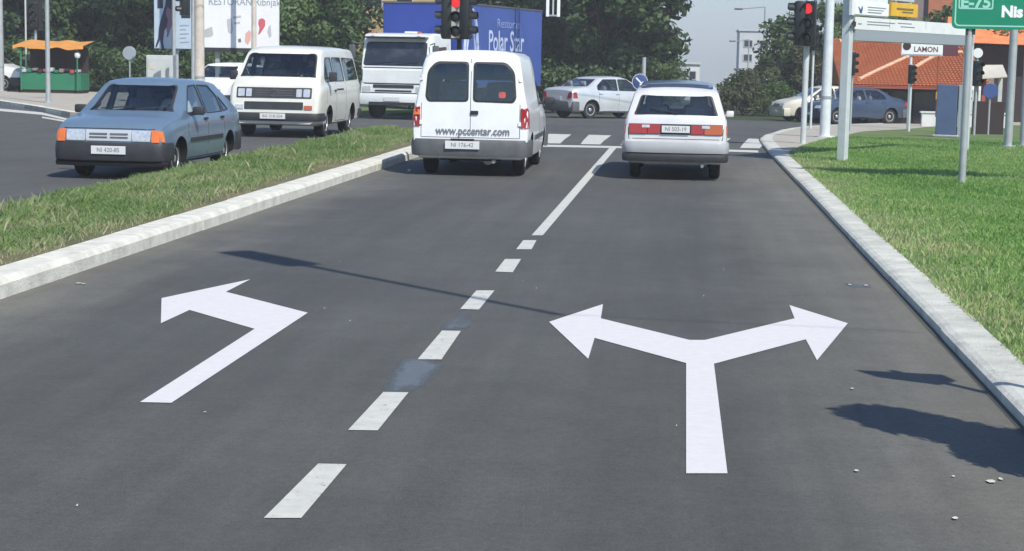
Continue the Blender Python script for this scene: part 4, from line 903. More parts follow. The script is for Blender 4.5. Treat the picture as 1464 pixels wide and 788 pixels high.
for sd, mm in ((21, 'leaves_dark'), (22, 'leaves_olive'), (23, 'leaves_mid')):
    cl = clumps(sd, 1.3, .75, .75, 24, .35, .6, low=-.6); BU.append((leafmesh('foliage', cl, 420, .09, sd, mm), trunkmesh('stem', .8, .06, cl, sd)))
def tree(name, kind, x, y, sc, rz, label, cat='tree', group=None, z=None, szz=None):
    root = empty(name, (x, y, gz(x, y) if z is None else z), rz, label, cat, group); root.scale = (sc, sc, szz or sc)
    for me, nm in zip(kind, (kind[0].name.split('.')[0], kind[1].name.split('.')[0])):
        o = bpy.data.objects.new(nm, me); COL.objects.link(o); o.parent = root
    return root
GT = 'tall dark trees along the left of the junction'
TL = [(-37, 74, 1.0, 0), (-32.2, 78, 1.1, 1), (-28.0, 73, .95, 0), (-24.6, 77, 1.1, 2), (-21.2, 73, .95, 1), (-17.6, 78, 1.05, 0), (-15.3, 71, .62, 2)]
LB = ['tall dark tree at the left edge of the photo', 'tall dark tree above the left end of the green kiosk', 'tall dark tree above the right end of the green kiosk', 'mid green tree above the round grey sign',
      'dark tree showing between the two billboards and the round grey sign', 'dark tree behind the large white billboard', 'smaller mid green tree right of the white billboard above the cream minibus']
for i, (x, y, sc, k) in enumerate(TL): tree('broadleaf_tree', BIG[k], x, y, sc, i*1.3, LB[i], 'tree', GT)
GR = 'dark trees behind the silver sedan'
for i, (x, y, sc, k, lb, zz) in enumerate(((-6.6, 82, 1.0, 0, 'dark tree right behind the blue cargo box of the truck', None), (-3.6, 80, 1.08, 1, 'tall dark tree whose right edge meets the open sky', None), (-5.2, 88, 1.15, 2, 'mid green tree standing between the two dark trees behind the silver sedan', None))):
    tree('broadleaf_tree', BIG[k], x, y, sc, 2+i*1.7, lb, 'tree', GR)
tree('small_tree', SM[0], -1.6, 86, .85, .4, 'low green tree with a pale edge under the tall tree by the open sky', 'tree', z=-.9)
GS = 'small trees on the right beyond the junction'
for i, (x, y, sc, k, lb) in enumerate(((7.0, 92, 1.38, 0, 'rounded green tree behind the right traffic light'), (4.9, 96, .74, 1, 'olive green tree in front of the grey far building'), (9.6, 94, 1.45, 0, 'green tree behind the thick pale lamp post'), (5.6, 86, .82, 1, 'low olive tree above the nose of the ivory car'))):
    tree('small_tree', SM[k], x, y, sc, i*1.1+.3, lb, 'tree', GS)
GB = 'bushes along the far verge'
BL = [(2.6, 79, .95, 1, 'olive bush to the right of the white hatchback roof'), (4.0, 80.5, .9, 2, 'green bush left of the ivory car'), (3.2, 84, 1.2, 1, 'taller olive bush where the road meets the sky')]
for i, (x, y, sc, k, lb) in enumerate(BL): tree('bush', BU[k], x, y, sc, i*2.1, lb, 'bush', GB)
for i in range(19):
    x = -34+i*1.65+random.uniform(-.3, .3)
    if x > -4.2+1: break
    tree('hedge_bush', BU[0], x, 69.5+random.uniform(-.6, .6)+(2 if x > -13 else 0), 1.15+random.uniform(-.1, .25), i*1.9, 'dark bush in the row under the trees across the junction', 'bush', 'dark bushes in a row under the trees')
for i, x in enumerate((14.3, 17.0, 19.5)): tree('small_tree', SM[i % 2], x, 84+i, 1.5, i*2.2, ('dark green tree behind the small orange roof on the right', 'olive tree behind the two tall grey posts', 'green tree just beyond the right edge of the photo')[i], 'tree', 'trees behind the right signs')
# far wood
cl = []; r_ = random.Random(5)
for x in np.arange(-62, -1, 1.15):
    if -18.5 < x < -9.0: continue
    for z in (.2, 1.8, 3.4, 5.0, 6.6, 8.2): cl.append((x+r_.uniform(-.6, .6), 100+r_.uniform(-2, 2), z+r_.uniform(-.5, .5), r_.uniform(1.1, 1.7), r_.uniform(.05, .6)))
for x in np.arange(10, 42, 1.2):
    for z in (.0, 1.6, 3.2, 4.6): cl.append((x+r_.uniform(-.6, .6), 104+r_.uniform(-2, 2), z+r_.uniform(-.5, .5), r_.uniform(1.1, 1.6), r_.uniform(.05, .6)))
for x in np.arange(3.4, 10, 1.1):
    for z in (-1.2, -.4, .2): cl.append((x+r_.uniform(-.6, .6), 112+r_.uniform(-2, 2), z, r_.uniform(.8, 1.2), r_.uniform(.2, .8)))
me = leafmesh('woods', cl, 110, .24, 77, 'leaves_dark'); o = bpy.data.objects.new('woods', me); COL.objects.link(o); tag(o, 'dark mass of far trees behind the junction', kind='stuff')

# ------------------------------------------------------------ buildings
def win(b, x, z, w_, h, y, fr='wall_pale'):
    o = MB().box((x, y-.03, z), (w_+.16, .08, h+.16)).build('window', M[fr], b); MB().box((x, y-.08, z), (w_, .02, h)).build('pane', M['dark_glass'], o)
def block(name, x0, x1, y0, y1, z0, z1, m, label, wins=(), roof='roof_red', rh=.0):
    b = empty(name, ((x0+x1)/2, y0, z0), 0, label, 'building'); cx = (x0+x1)/2
    MB().box((0, (y1-y0)/2, (z1-z0)/2), (x1-x0, y1-y0, z1-z0)).build('wall', M[m], b)
    if rh:
        W = (x1-x0)/2+.4; D_ = (y1-y0); MB().add([(-W, -.4, z1-z0+.003), (W, -.4, z1-z0+.003), (W, D_+.4, z1-z0+.003), (-W, D_+.4, z1-z0+.003), (-W*.5, D_/2, z1-z0+rh), (W*.5, D_/2, z1-z0+rh)], [(0, 1, 5, 4), (1, 2, 5), (2, 3, 4, 5), (3, 0, 4), (3, 2, 1, 0)]).build('roof', M[roof], b)
    else: MB().box((0, D_ if 0 else (y1-y0)/2, z1-z0+.1), (x1-x0+.3, y1-y0+.3, .2)).build('roof', M['wall_pale'], b)
    for (x, z, w_, h) in wins: win(b, x-cx, z-z0, w_, h, 0)
    return b
block('apartment_building', -19.4, -14.6, 104, 114, -.6, 9, 'wall_yellow', 'ochre yellow building behind the left edge of the truck', [(-18.2, 5.2, .9, 1.2), (-16.4, 5.2, .9, 1.2), (-18.2, 2.2, .9, 1.2), (-16.4, 2.2, .9, 1.2)], rh=1.5)
block('brick_building', -14.2, -9.2, 106, 114, -.6, 6.2, 'roof_red', 'red brick building just above the blue cargo box', [(-13, 4.2, .9, 1.1), (-11, 4.2, .9, 1.1)], rh=1.2)
block('far_tower', 6.3, 13.5, 205, 215, -4, 5.3, 'wall_pale', 'pale grey far building above the right trees', [(x, z, .9, .7) for x in (7.3, 9.1, 10.9) for z in (3.9, 2.3)])
block('far_house', .2, 1.4, 150, 156, -3, 1.5, 'wall_white', 'tiny white building beyond the trees above the white hatchback', [(.8, .6, .5, .6)])
ab = block('apartment_building', 10.9, 13.0, 98, 112, -.7, 9, 'wall_brown', 'tall grey brown building with an orange wing behind the white sign board', [(11.7, z, .7, 1.0) for z in (5.6, 2.8)])
MB().box((2.1, 5.8, 4.8), (2.1, 12.2, 9.6)).build('orange_wing', M['wall_orange'], ab)
# restaurant with tiled roof
Yf, Yb, ze, zr = 72., 79., .90, 2.80
rs = empty('restaurant', (9.2, Yf, -.75), 0, 'low restaurant with a big orange tiled roof behind the sign posts on the right', 'building')
X0, X1 = 6.25, 12.15
def L(p): return (p[0]-9.2, p[1]-Yf, p[2]+.75)
def rows():
    b = MB(); n = 22                         # overlapping courses of tiles
    for k in range(n):
        a, c_ = k/n, (k+1)/n+.006; m_ = 40
        for j in range(m_):
            xa = X0+(X1-X0)*j/m_; xb = X0+(X1-X0)*(j+1)/m_; xm = (xa+xb)/2
            ya, yb = Yf-.5+(Yb-Yf+.5)*a, Yf-.5+(Yb-Yf+.5)*c_; za, zb = ze+(zr-ze)*a, ze+(zr-ze)*c_
            b.add([L((xa, ya, za+.05)), L((xm, ya, za+.10)), L((xb, ya, za+.05)), L((xb, yb, zb+.0)), L((xm, yb, zb+.05)), L((xa, yb, zb))], [(0, 1, 4, 5), (1, 2, 3, 4)])
    b.add([L(p) for p in ((X0, Yf-.5, ze), (X1, Yf-.5, ze), (X1, Yb, zr-.05), (X0, Yb, zr-.05), (X0, Yb+5, ze), (X1, Yb+5, ze))], [(0, 1, 2, 3), (3, 2, 5, 4), (0, 3, 4), (1, 5, 2)])
    return b
rf = rows().build('tiled_roof', M['tile_orange'], rs)
def onroof(px, py):
    d = ray(px, py); k = (zr-ze)/(Yb-Yf+.5); t = (ze-k*(Yf-.5)-H)/(d.z-k*d.y)
    return Vector((d.x*t, d.y*t, H+d.z*t+.1))
for seg in ([(1200, 62), (1240, 61), (1288, 64)], [(1228, 117), (1252, 105), (1300, 83)], [(1306, 101), (1322, 91), (1345, 78), (1375, 78)]):
    pts = [Vector(L(onroof(*p))) for p in seg]; b = MB()
    for a, c_ in zip(pts, pts[1:]):
        n = max(1, int((c_-a).length/.35))
        for k in range(n): b.tube(a.lerp(c_, k/n), a.lerp(c_, (k+1.06)/n), .085, .065, 8)
    b.build('ridge_tiles', M['ridge_tile'], rf)
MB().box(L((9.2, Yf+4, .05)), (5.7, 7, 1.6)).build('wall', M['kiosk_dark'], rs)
MB().box(L((9.2, Yf-.42, ze-.03)), (5.9, .12, .12)).build('eave_board', M['roof_red'], rs)
for k in range(6):
    o = MB().box(L((6.75+k*.98, Yf+.42, .0)), (.92, .08, 1.5)).build('window', M['black_trim'], rs); MB().box(L((6.75+k*.98, Yf+.37, .0)), (.84, .02, 1.38)).build('pane', M['dark_glass'], o)
tag(MB().box((10.6, 68.2, -.42), (3.2, .25, .78), ch=.02).box((10.6, 68.2, .0), (3.3, .33, .06)).build('low_wall', M['wall_white']), 'low white wall in front of the dark shop windows', 'wall')
hb = empty('roof_hut', (14.0, 80, -.75), 0, 'small hut with an orange pitched roof right of the green sign post', 'building')
MB().add([(-2.6, -.5, 3.55), (1.7, -.5, 3.45), (1.5, 2, 4.6), (-2.2, 2, 4.7), (-2.6, 4, 3.5), (1.7, 4, 3.4)], [(0, 1, 2, 3), (3, 2, 5, 4), (0, 3, 4), (1, 5, 2), (0, 4, 5, 1)]).build('roof', M['tile_orange'], hb)
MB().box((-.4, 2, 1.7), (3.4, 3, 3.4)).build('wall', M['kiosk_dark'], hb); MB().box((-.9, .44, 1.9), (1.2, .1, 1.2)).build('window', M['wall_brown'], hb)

# ------------------------------------------------------------ poles, lights, signs
def pole(name, px, py, r, h, m, label, cat, dz=None, r1=None, group=None, band=True, Z=None):
    p = G(px, py, (VZ if px > 1000 else .12) if dz is None else dz)
    if Z: p = Vector((P(px, py, Z).x, Z, gz(P(px, py, Z).x, Z)+.12))
    root = empty(name, p, 0, label, cat, group)
    MB().tube((0, 0, -.05), (0, 0, h), r, r1 or r, 16).build('shaft', M[m], root, smooth=40)
    MB().tube((0, 0, 0), (0, 0, .03), r*1.9, n=16).build('base_plate', M[m], root)
    if band: MB().tube((0, 0, .9), (0, 0, .96), r*1.06, n=16).build('band', M['sign_back'], root)
    return root
def head(root, at, yaw, lit=0, s_=1., face='signal_black', board=False):
    T = Matrix.Translation(at) @ Matrix.Rotation(yaw, 4, 'Z') @ Matrix.Scale(s_, 4)      # looks along its own -Y
    b = MB().box((0, 0, .46), (.32, .2, .92), ch=.03, M=T)
    h = b.build('signal_head', M['signal_black'], root, smooth=30)
    if board: MB().box((0, .10, .46), (.62, .012, 1.15), M=T).build('backing_board', M['signal_black'], h)
    MB().box((0, -.103, .46), (.28, .012, .88), M=T).build('front_face', M[face], h)
    for k, z in enumerate((.76, .46, .16)):
        l = MB().lathe([(.105, -.112), (.09, -.125), (.05, -.133), (.001, -.136)], (0, 0, z), 'y', 20); l.v = [tuple(T @ Vector(v)) for v in l.v]
        l.build('lens', M['red_lamp_on' if (k == 0 and lit) else 'lamp_off'], h, smooth=40)
        v = MB(); n = 14; vs_ = []
        for y_, r_ in ((-.108, .115), (-.25, .11)):
            for i in range(n+1):
                t = -.35+(math.pi+.7)*i/n; vs_.append(T @ Vector((r_*math.cos(t), y_ if i not in (0, n) else y_*.7-.03, z+r_*math.sin(t))))
        for y_, r_ in ((-.108, .121), (-.25, .116)):
            for i in range(n+1):
                t = -.35+(math.pi+.7)*i/n; vs_.append(T @ Vector((r_*math.cos(t), y_ if i not in (0, n) else y_*.7-.03, z+r_*math.sin(t))))
        m_ = n+1; v.add(vs_, [(i, i+1, m_+i+1, m_+i) for i in range(n)]+[(2*m_+i, 2*m_+i+1, 3*m_+i+1, 3*m_+i) for i in range(n)]+[(m_+i, m_+i+1, 3*m_+i+1, 3*m_+i) for i in range(n)])
        v.build('visor', M['signal_black'], h, smooth=40)
def signal(px, py, Z, zb, sc, label, heads, pr=.055, pm='galv', pxt=None, group='traffic lights around the junction', dz=None):
    dz = (VZ if px > 1000 else .12) if dz is None else dz
    if Z is None: p = G(px, py, dz)
    else: x = P(px, 100, Z).x; p = Vector((x, Z, gz(x, Z)+dz))
    root = empty('traffic_light', p, 0, label, 'traffic light', group)
    MB().tube((0, 0, -.05), (0, 0, zb+H-p.z+.95*sc-H), pr, n=14).build('pole', M[pm], root, smooth=40)
    for (dx, yaw, lit, face, board) in heads: head(root, Vector((dx*sc, -.16*sc, zb-p.z)), yaw, lit, sc, face, board)
    return root
signal(656, 0, 38.0, 2.10, 1.02, 'traffic light cluster with a beige face and red lamp above the delivery van', [(-.05, .0, 1, 'signal_face', False), (.15, R(84), 0, 'signal_black', False), (-.25, R(-84), 0, 'signal_black', False)], dz=.13, pm='black')
pr_ = G(1148, 205, VZ); zr_ = P(1146, 66, pr_.y).z
signal(1148, 205, None, zr_, 1.0, 'traffic light with a glowing red lamp on a thin pole at the kerb corner', [(.0, R(-14), 1, 'signal_black', False), (-.17, R(-88), 0, 'signal_black', False)], pm='galv_light', pr=.06)
signal(52, 131, None, 2.55, 1.0, 'dark traffic light on a thin grey pole in front of the green kiosk', [(0, R(10), 0, 'signal_black', True)], pr=.05)
signal(276, 112, 50, 2.75, .95, 'dark traffic light hanging beside the beige concrete pole', [(-.22, R(-60), 1, 'signal_black', False)], pr=.05)
signal(1219, 172, 50, 1.42, .7, 'small dark traffic light beside the left post of the sign board', [(-.05, R(70), 0, 'signal_black', False)], pr=.03)
signal(1162, 172, 52, 2.10, .8, 'small dark traffic light between the thin signal pole and the thick lamp post', [(0, R(60), 0, 'signal_black', False)], pr=.035, pm='galv_light')
signal(1397, 172, 48, 1.22, .72, 'small dark traffic light in front of the white cabinet', [(0, R(30), 0, 'signal_black', False)], pr=.035)
signal(1303, 172, 58, 1.15, .65, 'small traffic light on the pole under the shop sign', [(0, R(40), 0, 'signal_black', False)], pr=.045, pm='galv_light')
GP = 'street lamp posts'
def lamp_post(px, py, r, m, label, h=8., arm=(0, -1), dz=None, Z=None, taper=.55):
    p = pole('lamp_post', px, py, r, h, m, label, 'lamp post', dz=dz, r1=r*taper, group=GP, Z=Z)
    a = Vector((arm[0], arm[1], 0)).normalized(); b = MB().path([(0, 0, h-.05), tuple(a*.8+Vector((0, 0, h+.35))), tuple(a*2+Vector((0, 0, h+.5)))], .04, 8); ar = b.build('arm', M[m], p, smooth=40)
    T = Matrix.Translation(a*2.3+Vector((0, 0, h+.5))) @ Matrix.Rotation(math.atan2(a.y, a.x), 4, 'Z'); MB().box((0, 0, 0), (.7, .24, .13), ch=.04, M=T).build('lamp_housing', M['galv'], ar, smooth=40)
lamp_post(69, 147, .075, 'galv', 'grey pole standing on the left pavement in front of the kiosk', arm=(1, -.3))
lamp_post(2, 131, .12, 'galv', 'thick grey pole at the left edge of the photo', arm=(1, 0))
lamp_post(1179, 196, .125, 'white_pole', 'thick pale lamp post behind the traffic light at the right corner', arm=(-1, 0))
lamp_post(285, 112, .155, 'concrete_pole', 'beige concrete pole between the poster board and the large white billboard', arm=(1, -.5), Z=50.5, taper=.8)
lamp_post(363, 112, .085, 'concrete_pole', 'beige pole crossing the white billboard above the minibus', arm=(1, -.5), Z=55.5, taper=.8)
fp = pole('flagpole', 38, 131, .035, 7, 'box_pale', 'thin pale pole rising behind the orange kiosk awning', 'pole', band=False)
pole('thin_post', 1168, 160, .03, 2.2, 'white_pole', 'thin short pale post behind the thick lamp post', 'post', band=False)
# far street lamps over the sky gap
def far_lamp(px, py, px2, Z, label):
    a = P(px, py, Z); b = P(px2, py-3, Z); z0 = gz(b.x, Z); root = empty('street_lamp', (b.x, Z, z0), 0, label, 'street lamp', 'far street lamps')
    MB().tube((0, 0, 0), (0, 0, b.z-z0), .07, .05, 8).build('shaft', M['galv'], root); MB().tube((0, 0, b.z-z0), (a.x-b.x, 0, a.z-z0), .035, n=6).build('arm', M['galv'], root); MB().box((a.x-b.x, 0, a.z-z0), (.55, .2, .12), ch=.03).build('lamp_housing', M['grey_trim'], root)
far_lamp(1056, 13, 1094, 120, 'far street lamp reaching into the sky gap near the top'); far_lamp(1047, 59, 1071, 150, 'farther low street lamp beside the pale far building')
far_lamp(762, 6, 697, 82, 'white street lamp arm above the blue cargo box')
# round signs
def round_sign(px, py, pyb, Z, r, m, label, arrow=False, tilt=0, pm='galv'):
    c_ = P(px, py, Z); z0 = gz(c_.x, Z)+(.12 if px < 400 else 0); root = empty('round_sign', (c_.x, Z, z0), tilt, label, 'road sign')
    MB().tube((0, .04, 0), (0, .04, c_.z-z0+r*.9), .03, n=10).build('pole', M[pm], root, smooth=40)
    d = MB().lathe([(r, 0), (r, -.02), (r*.97, -.024)], (0, 0, c_.z-z0), 'y', 32).build('disc', M[m], root, smooth=30)
    if arrow:
        rg = MB(); n = 32; vs_ = []
        for rr in (r*.93, r*.99):
            for i in range(n): vs_.append((rr*math.cos(6.283*i/n), -.027, c_.z-z0+rr*math.sin(6.283*i/n)))
        rg.add(vs_, [(i, (i+1) % n, n+(i+1) % n, n+i) for i in range(n)]); rg.build('rim_line', M['white'], d)
        T = Matrix.Translation((0, -.028, c_.z-z0)) @ Matrix.Rotation(R(45), 4, 'Y') @ Matrix.Scale(r, 4)
        MB().add([T @ Vector(v) for v in ((-.7, 0, .1), (.2, 0, .1), (.2, 0, .35), (.75, 0, 0), (.2, 0, -.35), (.2, 0, -.1), (-.7, 0, -.1))], [(0, 1, 2, 3, 4, 5, 6)]).build('arrow', M['white_bright'], d)
round_sign(185, 76, 110, 56, .22, 'sign_back', 'round grey back of a road sign under the dark trees')
round_sign(915, 117, 160, 60, .27, 'sign_blue', 'round blue keep right sign with a white arrow behind the white hatchback', True)
round_sign(1416, 130, 170, 55, .23, 'sign_blue', 'round blue sign without an arrow between the white cabinet and the grey posts')
q = round_sign(1398, 76, 120, 52, .14, 'white', 'small white round sign above the white cabinet')
p = P(921, 82, 62); tag(MB().tube((p.x, 62, gz(p.x, 62)), (p.x, 62, p.z), .09, .07, 12).build('bollard_post', M['galv'], smooth=40), 'short grey post rising behind the round blue arrow sign', 'post')

# vertical-plane helper for the sign boards
def vplane(A, B):
    A, B = Vector((A[0], A[1])), Vector((B[0], B[1])); u = (B-A).normalized(); n = Vector((u.y, -u.x))
    def f(px, py):
        d = ray(px, py); t = n.dot(A)/(n.x*d.x+n.y*d.y); q_ = Vector((d.x*t, d.y*t)); return ((q_-A).dot(u), H+d.z*t)
    return f, math.atan2(u.y, u.x)
A = G(1204, 230, VZ); B = G(1378, 215.5, VZ); f, yaw = vplane(A, B); L2 = (Vector((B.x-A.x, B.y-A.y))).length
root = empty('sign_gantry', A, yaw, 'white direction board with a yellow panel on two grey posts beside the green sign', 'sign')
zb = lambda v: v-A.z
s0, z42 = f(1205, 43); _, z50 = f(1205, 52); ztop = z42+1.9
for s_, zz in ((0, 0), (L2, B.z-A.z)): MB().box((s_, 0, (ztop-A.z+zz)/2-.03), (.15, .15, ztop-A.z-zz+.06), ch=.012).build('post', M['galv_light'], root)
MB().box((L2/2, 0, zb((z42+z50)/2)-.02), (L2-.151, .24, z42-z50+.10), ch=.01).build('beam', M['sign_back'], root)
s1, zt = f(1205, 25); sE, _ = f(1374, 40)
bd = MB().box(((s0+L2)/2+.02, -.10, zb((z42+zt)/2)+.02), (L2-.2, .05, zt-z42)).build('lower_panel', M['white'], root)
def plq(name, x0, y0, x1, y1, m, par, off=-.135, th=.012):
    a, b_ = f(x0, y1), f(x1, y0); c_, d_ = f(x0, y0), f(x1, y1); za, zb_ = (a[1]+d_[1])/2, (b_[1]+c_[1])/2
    return MB().box(((a[0]+b_[0])/2, off, zb((za+zb_)/2)), (abs(b_[0]-a[0]), th, abs(zb_-za))).build(name, M[m], par)
up = plq('upper_panel', 1207, -60, 1262, 23.5, 'white', root, -.11, .05)
lp_ = plq('logo_panel', 1211, 4, 1260, 22, 'white_bright', up, -.142); 
a = f(1219, 13); b = MB(); r = .07
b.add([(a[0]+x*r, -.152, zb(a[1])+z*r) for x, z in ((-1.6, .6), (-.6, .3), (0, -.2), (.8, .9), (1.2, .2), (.7, -1), (-.4, -1), (-.9, -.1))], [tuple(range(8))]); b.build('emblem', M['sign_blue'], lp_)
for k, (y0, y1) in enumerate(((10.5, 11.7), (14.2, 15.2), (17.5, 18.8))): plq('text_line', 1229, y0, 1255-k*3, y1, 'sign_back', lp_, -.152, .006)
yp = plq('yellow_panel', 1263, 5, 1302, 24, 'yellow', root, -.12, .05); plq('text_line', 1271, 12, 1295, 14.2, 'earth', yp, -.152, .006); plq('text_line', 1279, 17, 1294, 18.4, 'earth', yp, -.152, .006)
plq('upper_panel', 1263, -60, 1300, 2, 'box_pale', root, -.11, .05)
for k in range(-4, 0): plq('text_line', 1213, k*9, 1252, k*9+2.5, 'ink_soft', up, -.142, .006)
a = f(1210, 34); b = MB().add([(a[0]+x*.11, -.135, zb(a[1])+z*.11) for x, z in ((-.9, 0), (.3, .9), (.3, .35), (.9, .35), (.9, -.35), (.3, -.35), (.3, -.9))], [tuple(range(7))]); b.build('arrow', M['ink'], bd)
for (x0, x1, y0, y1) in ((1217, 1222, 33, 34.5), (1230, 1270, 31.5, 32.5), (1230, 1262, 35, 36), (1274, 1294, 33, 34), (1278, 1298, 38, 39)): plq('text_line', x0, y0, x1, y1, 'sign_back', bd, -.13, .006)
for k in (1262, 1314): plq('panel_joint', k, 26, k+.8, 42, 'sign_back', bd, -.13, .006)
# green sign
A = G(1375, 262, VZ); Yg = A.y; root = empty('green_road_sign', A, 0, 'green motorway sign with white lettering on a thin grey post', 'sign')
def gl(px, py, off=0.): q_ = P(px, py, Yg-.06-off); return Vector((q_.x-A.x, -.06-off, q_.z-A.z))
a = gl(1360, 41); W_, H_ = 2.55, 1.75
MB().tube((0, 0, -.05), (0, 0, a.z+H_*.96), .052, n=16).build('post', M['galv'], root, smooth=40); MB().tube((W_-.35, 0, -.05), (W_-.35, 0, a.z+H_*.96), .052, n=16).build('post', M['galv'], root, smooth=40)
rr = rp([(a.x, a.z), (a.x+W_, a.z), (a.x+W_, a.z+H_), (a.x, a.z+H_)], .09, 6)
pn = MB().prism(rr, lambda x, z: (x, -.06, z), lambda x, z: (x, -.075, z)).build('panel', M['sign_green'], root)
ri = rp([(a.x+.035, a.z+.035), (a.x+W_-.035, a.z+.035), (a.x+W_-.035, a.z+H_-.035), (a.x+.035, a.z+H_-.035)], .075, 6); ro = rp([(a.x+.055, a.z+.055), (a.x+W_-.055, a.z+.055), (a.x+W_-.055, a.z+H_-.055), (a.x+.055, a.z+H_-.055)], .06, 6)
def ring(o_, i_, y, nm, m, par): n = len(o_); return MB().add([(x, y, z) for x, z in o_]+[(x, y, z) for x, z in i_], [(k, (k+1) % n, n+(k+1) % n, n+k) for k in range(n)]).build(nm, M[m], par)
ring(ri, ro, -.078, 'border_line', 'sign_line', pn)
for z in (.25, 1.2): MB().box((a.x+W_/2, -.045, a.z+z), (W_*.9, .03, .06)).build('bracket', M['galv'], root)
t0 = gl(1395, 4, .02); text('route_number', 'E-75', .22, (t0.x, -.078, t0.z), (R(90), 0, 0), M['sign_line'], pn, sx=1.05, bold=.008)
bx0, bx1 = gl(1370, 13, .02), gl(1420, 13, .02); o_ = rp([(bx0.x, bx0.z), (bx1.x, bx0.z), (bx1.x, bx0.z+.25), (bx0.x, bx0.z+.25)], .03); i_ = rp([(bx0.x+.02, bx0.z+.02), (bx1.x-.02, bx0.z+.02), (bx1.x-.02, bx0.z+.23), (bx0.x+.02, bx0.z+.23)], .02); ring(o_, i_, -.0785, 'number_frame', 'sign_line', pn)
t0 = gl(1447, 17.5, .02); text('place_name', 'Nis', .215, (t0.x, -.078, t0.z), (R(90), 0, 0), M['white_bright'], pn, sx=1.0, bold=.010)
mb_ = MB(); 
for sx_ in (-.04, .06): mb_.box((sx_, -.03, a.z-.02), (.03, .05, .12))
mb_.build('clamp', M['black_trim'], root)
# tall grey posts on the right
pole('tall_post', 1441, 210, .085, 6, 'galv', 'tall thick grey post just left of the right edge of the photo', 'post', band=False)
pole('tall_post', 1463, 209, .085, 6, 'galv', 'tall thick grey post cut by the right edge of the photo', 'post', band=False)
# blue advert pillar
p = G(1352, 196, VZ); root = empty('advert_pillar', p, R(-14), 'dark blue upright pillar standing on the grass', 'pillar'); hz_ = P(1352, 121, p.y).z-p.z
MB().box((0, 0, hz_/2+.03), (.50, .22, hz_-.06), ch=.02).build('panel', M['post_blue'], root); MB().box((.30, .01, hz_/2), (.05, .26, hz_), ch=.01).build('side_frame', M['sign_back'], root); MB().box((0, 0, .03), (.62, .3, .06), ch=.02).build('foot', M['galv'], root)
# white cabinet
p = G(1386, 184, .0); root = empty('cabinet', p, R(8), 'tall white cabinet with small dark marks behind the green sign post', 'cabinet'); hz_ = P(1386, 112, p.y).z-p.z
MB().box((0, 0, hz_/2), (.62, .4, hz_), ch=.02).build('housing', M['white'], root); MB().box((.12, -.205, hz_*.42), (.28, .02, hz_*.72)).build('door', M['box_pale'], root)
for k, (x, z, s_) in enumerate(((-.12, .80, .09), (.0, .73, .06), (-.02, .60, .05))): MB().box((x, -.208, hz_*z), (s_, .012, s_*1.2)).build('sticker', M['kiosk_dark'], root)
# stall with cream awning
p = P(1420, 112, 56); z0 = gz(p.x, 56); root = empty('awning_stall', (p.x, 56, z0), 0, 'small stall with a cream awning and brown posts behind the blue round sign', 'stall'); hh = p.z-z0
MB().add([(-.55, 0, hh), (.42, 0, hh+.08), (.42, .9, hh+.42), (-.30, .9, hh+.40), (-.55, 0, hh-.04), (.42, 0, hh+.04)], [(0, 1, 2, 3), (4, 5, 1, 0)]).build('awning', M['paint_ivory'], root)
for x in (-.42, -.2, .3): MB().box((x, .45, hh/2), (.12, .12, hh)).build('post', M['roof_red'] if x < 0 else M['box_pale'], root)
MB().box((.0, .6, hh*.3), (.9, .5, hh*.6), ch=.02).build('counter', M['kiosk_dark'], root)
# shop sign
p = P(1303, 80, 62); z0 = gz(p.x, 62); root = empty('shop_sign', (p.x, 62, z0), R(6), 'white shop sign with dark lettering on a pale pole in front of the orange roof', 'sign'); hb_ = p.z-z0
MB().tube((0, .05, 0), (0, .05, hb_+.3), .05, n=12).build('pole', M['white_pole'], root, smooth=40)
pn = MB().box((.35, 0, hb_+.30), (1.42, .10, .58), ch=.01).build('panel', M['white'], root)
MB().box((1.33, 0, hb_+.24), (.50, .09, .44)).build('end_panel', M['maroon'], root)
MB().lathe([(.14, -.052), (.14, -.06)], (-.18, 0, hb_+.33), 'y', 24).build('disc', M['kiosk_dark'], pn)
text('shop_name', 'LAMON', .25, (.48, -.054, hb_+.22), (R(90), 0, 0), M['maroon'], pn, sx=.95, bold=.004)
MB().box((.35, -.056, hb_+.05), (1.36, .01, .03)).build('rule_line', M['sign_back'], pn)
MB().box((.95, 0, hb_*.48), (.10, .1, .26), ch=.02).build('yellow_lamp', M['yellow'], root)
MB().tube((.95, .05, hb_*.2), (.95, .05, hb_+.1), .025).build('side_pole', M['roof_red'], root)

# ------------------------------------------------------------ left pavement things
p = G(74, 133, .125); Zk = p.y; root = empty('kiosk', (p.x, Zk, .12), R(4), 'green kiosk stall with an orange awning on the left pavement', 'kiosk'); sc = Zk/2530
wk = 103*sc; top = P(74, 58, Zk).z-.12
MB().box((0, .5, .42), (wk*.86, 1.2, .62), ch=.02).build('counter', M['kiosk_green'], root); MB().box((0, .5, .06), (wk*.84, 1.1, .12)).build('plinth', M['kiosk_dark'], root)
MB().box((0, 1.06, 1.2), (wk*.84, .06, .95)).build('back_wall', M['kiosk_dark'], root)
aw = MB(); n = 24
for k in range(n):
    xa, xb = -wk/2+wk*k/n, -wk/2+wk*(k+1)/n; sg = lambda x: .035*math.sin(x*5.2)-.02*math.cos(x*9)
    aw.add([(xa, -.45, top-.30+sg(xa)), (xb, -.45, top-.30+sg(xb)), (xb, -.43, top-.18+sg(xb)), (xa, -.43, top-.18+sg(xa)), (xb, 1.15, top+sg(xb)*.6), (xa, 1.15, top+sg(xa)*.6)], [(0, 1, 2, 3), (3, 2, 4, 5)])
aw.build('awning', M['awning'], root)
for x in (-wk*.40, wk*.40):
    MB().tube((x, -.3, .1), (x, -.3, top-.2), .03).build('post', M['kiosk_green'], root)
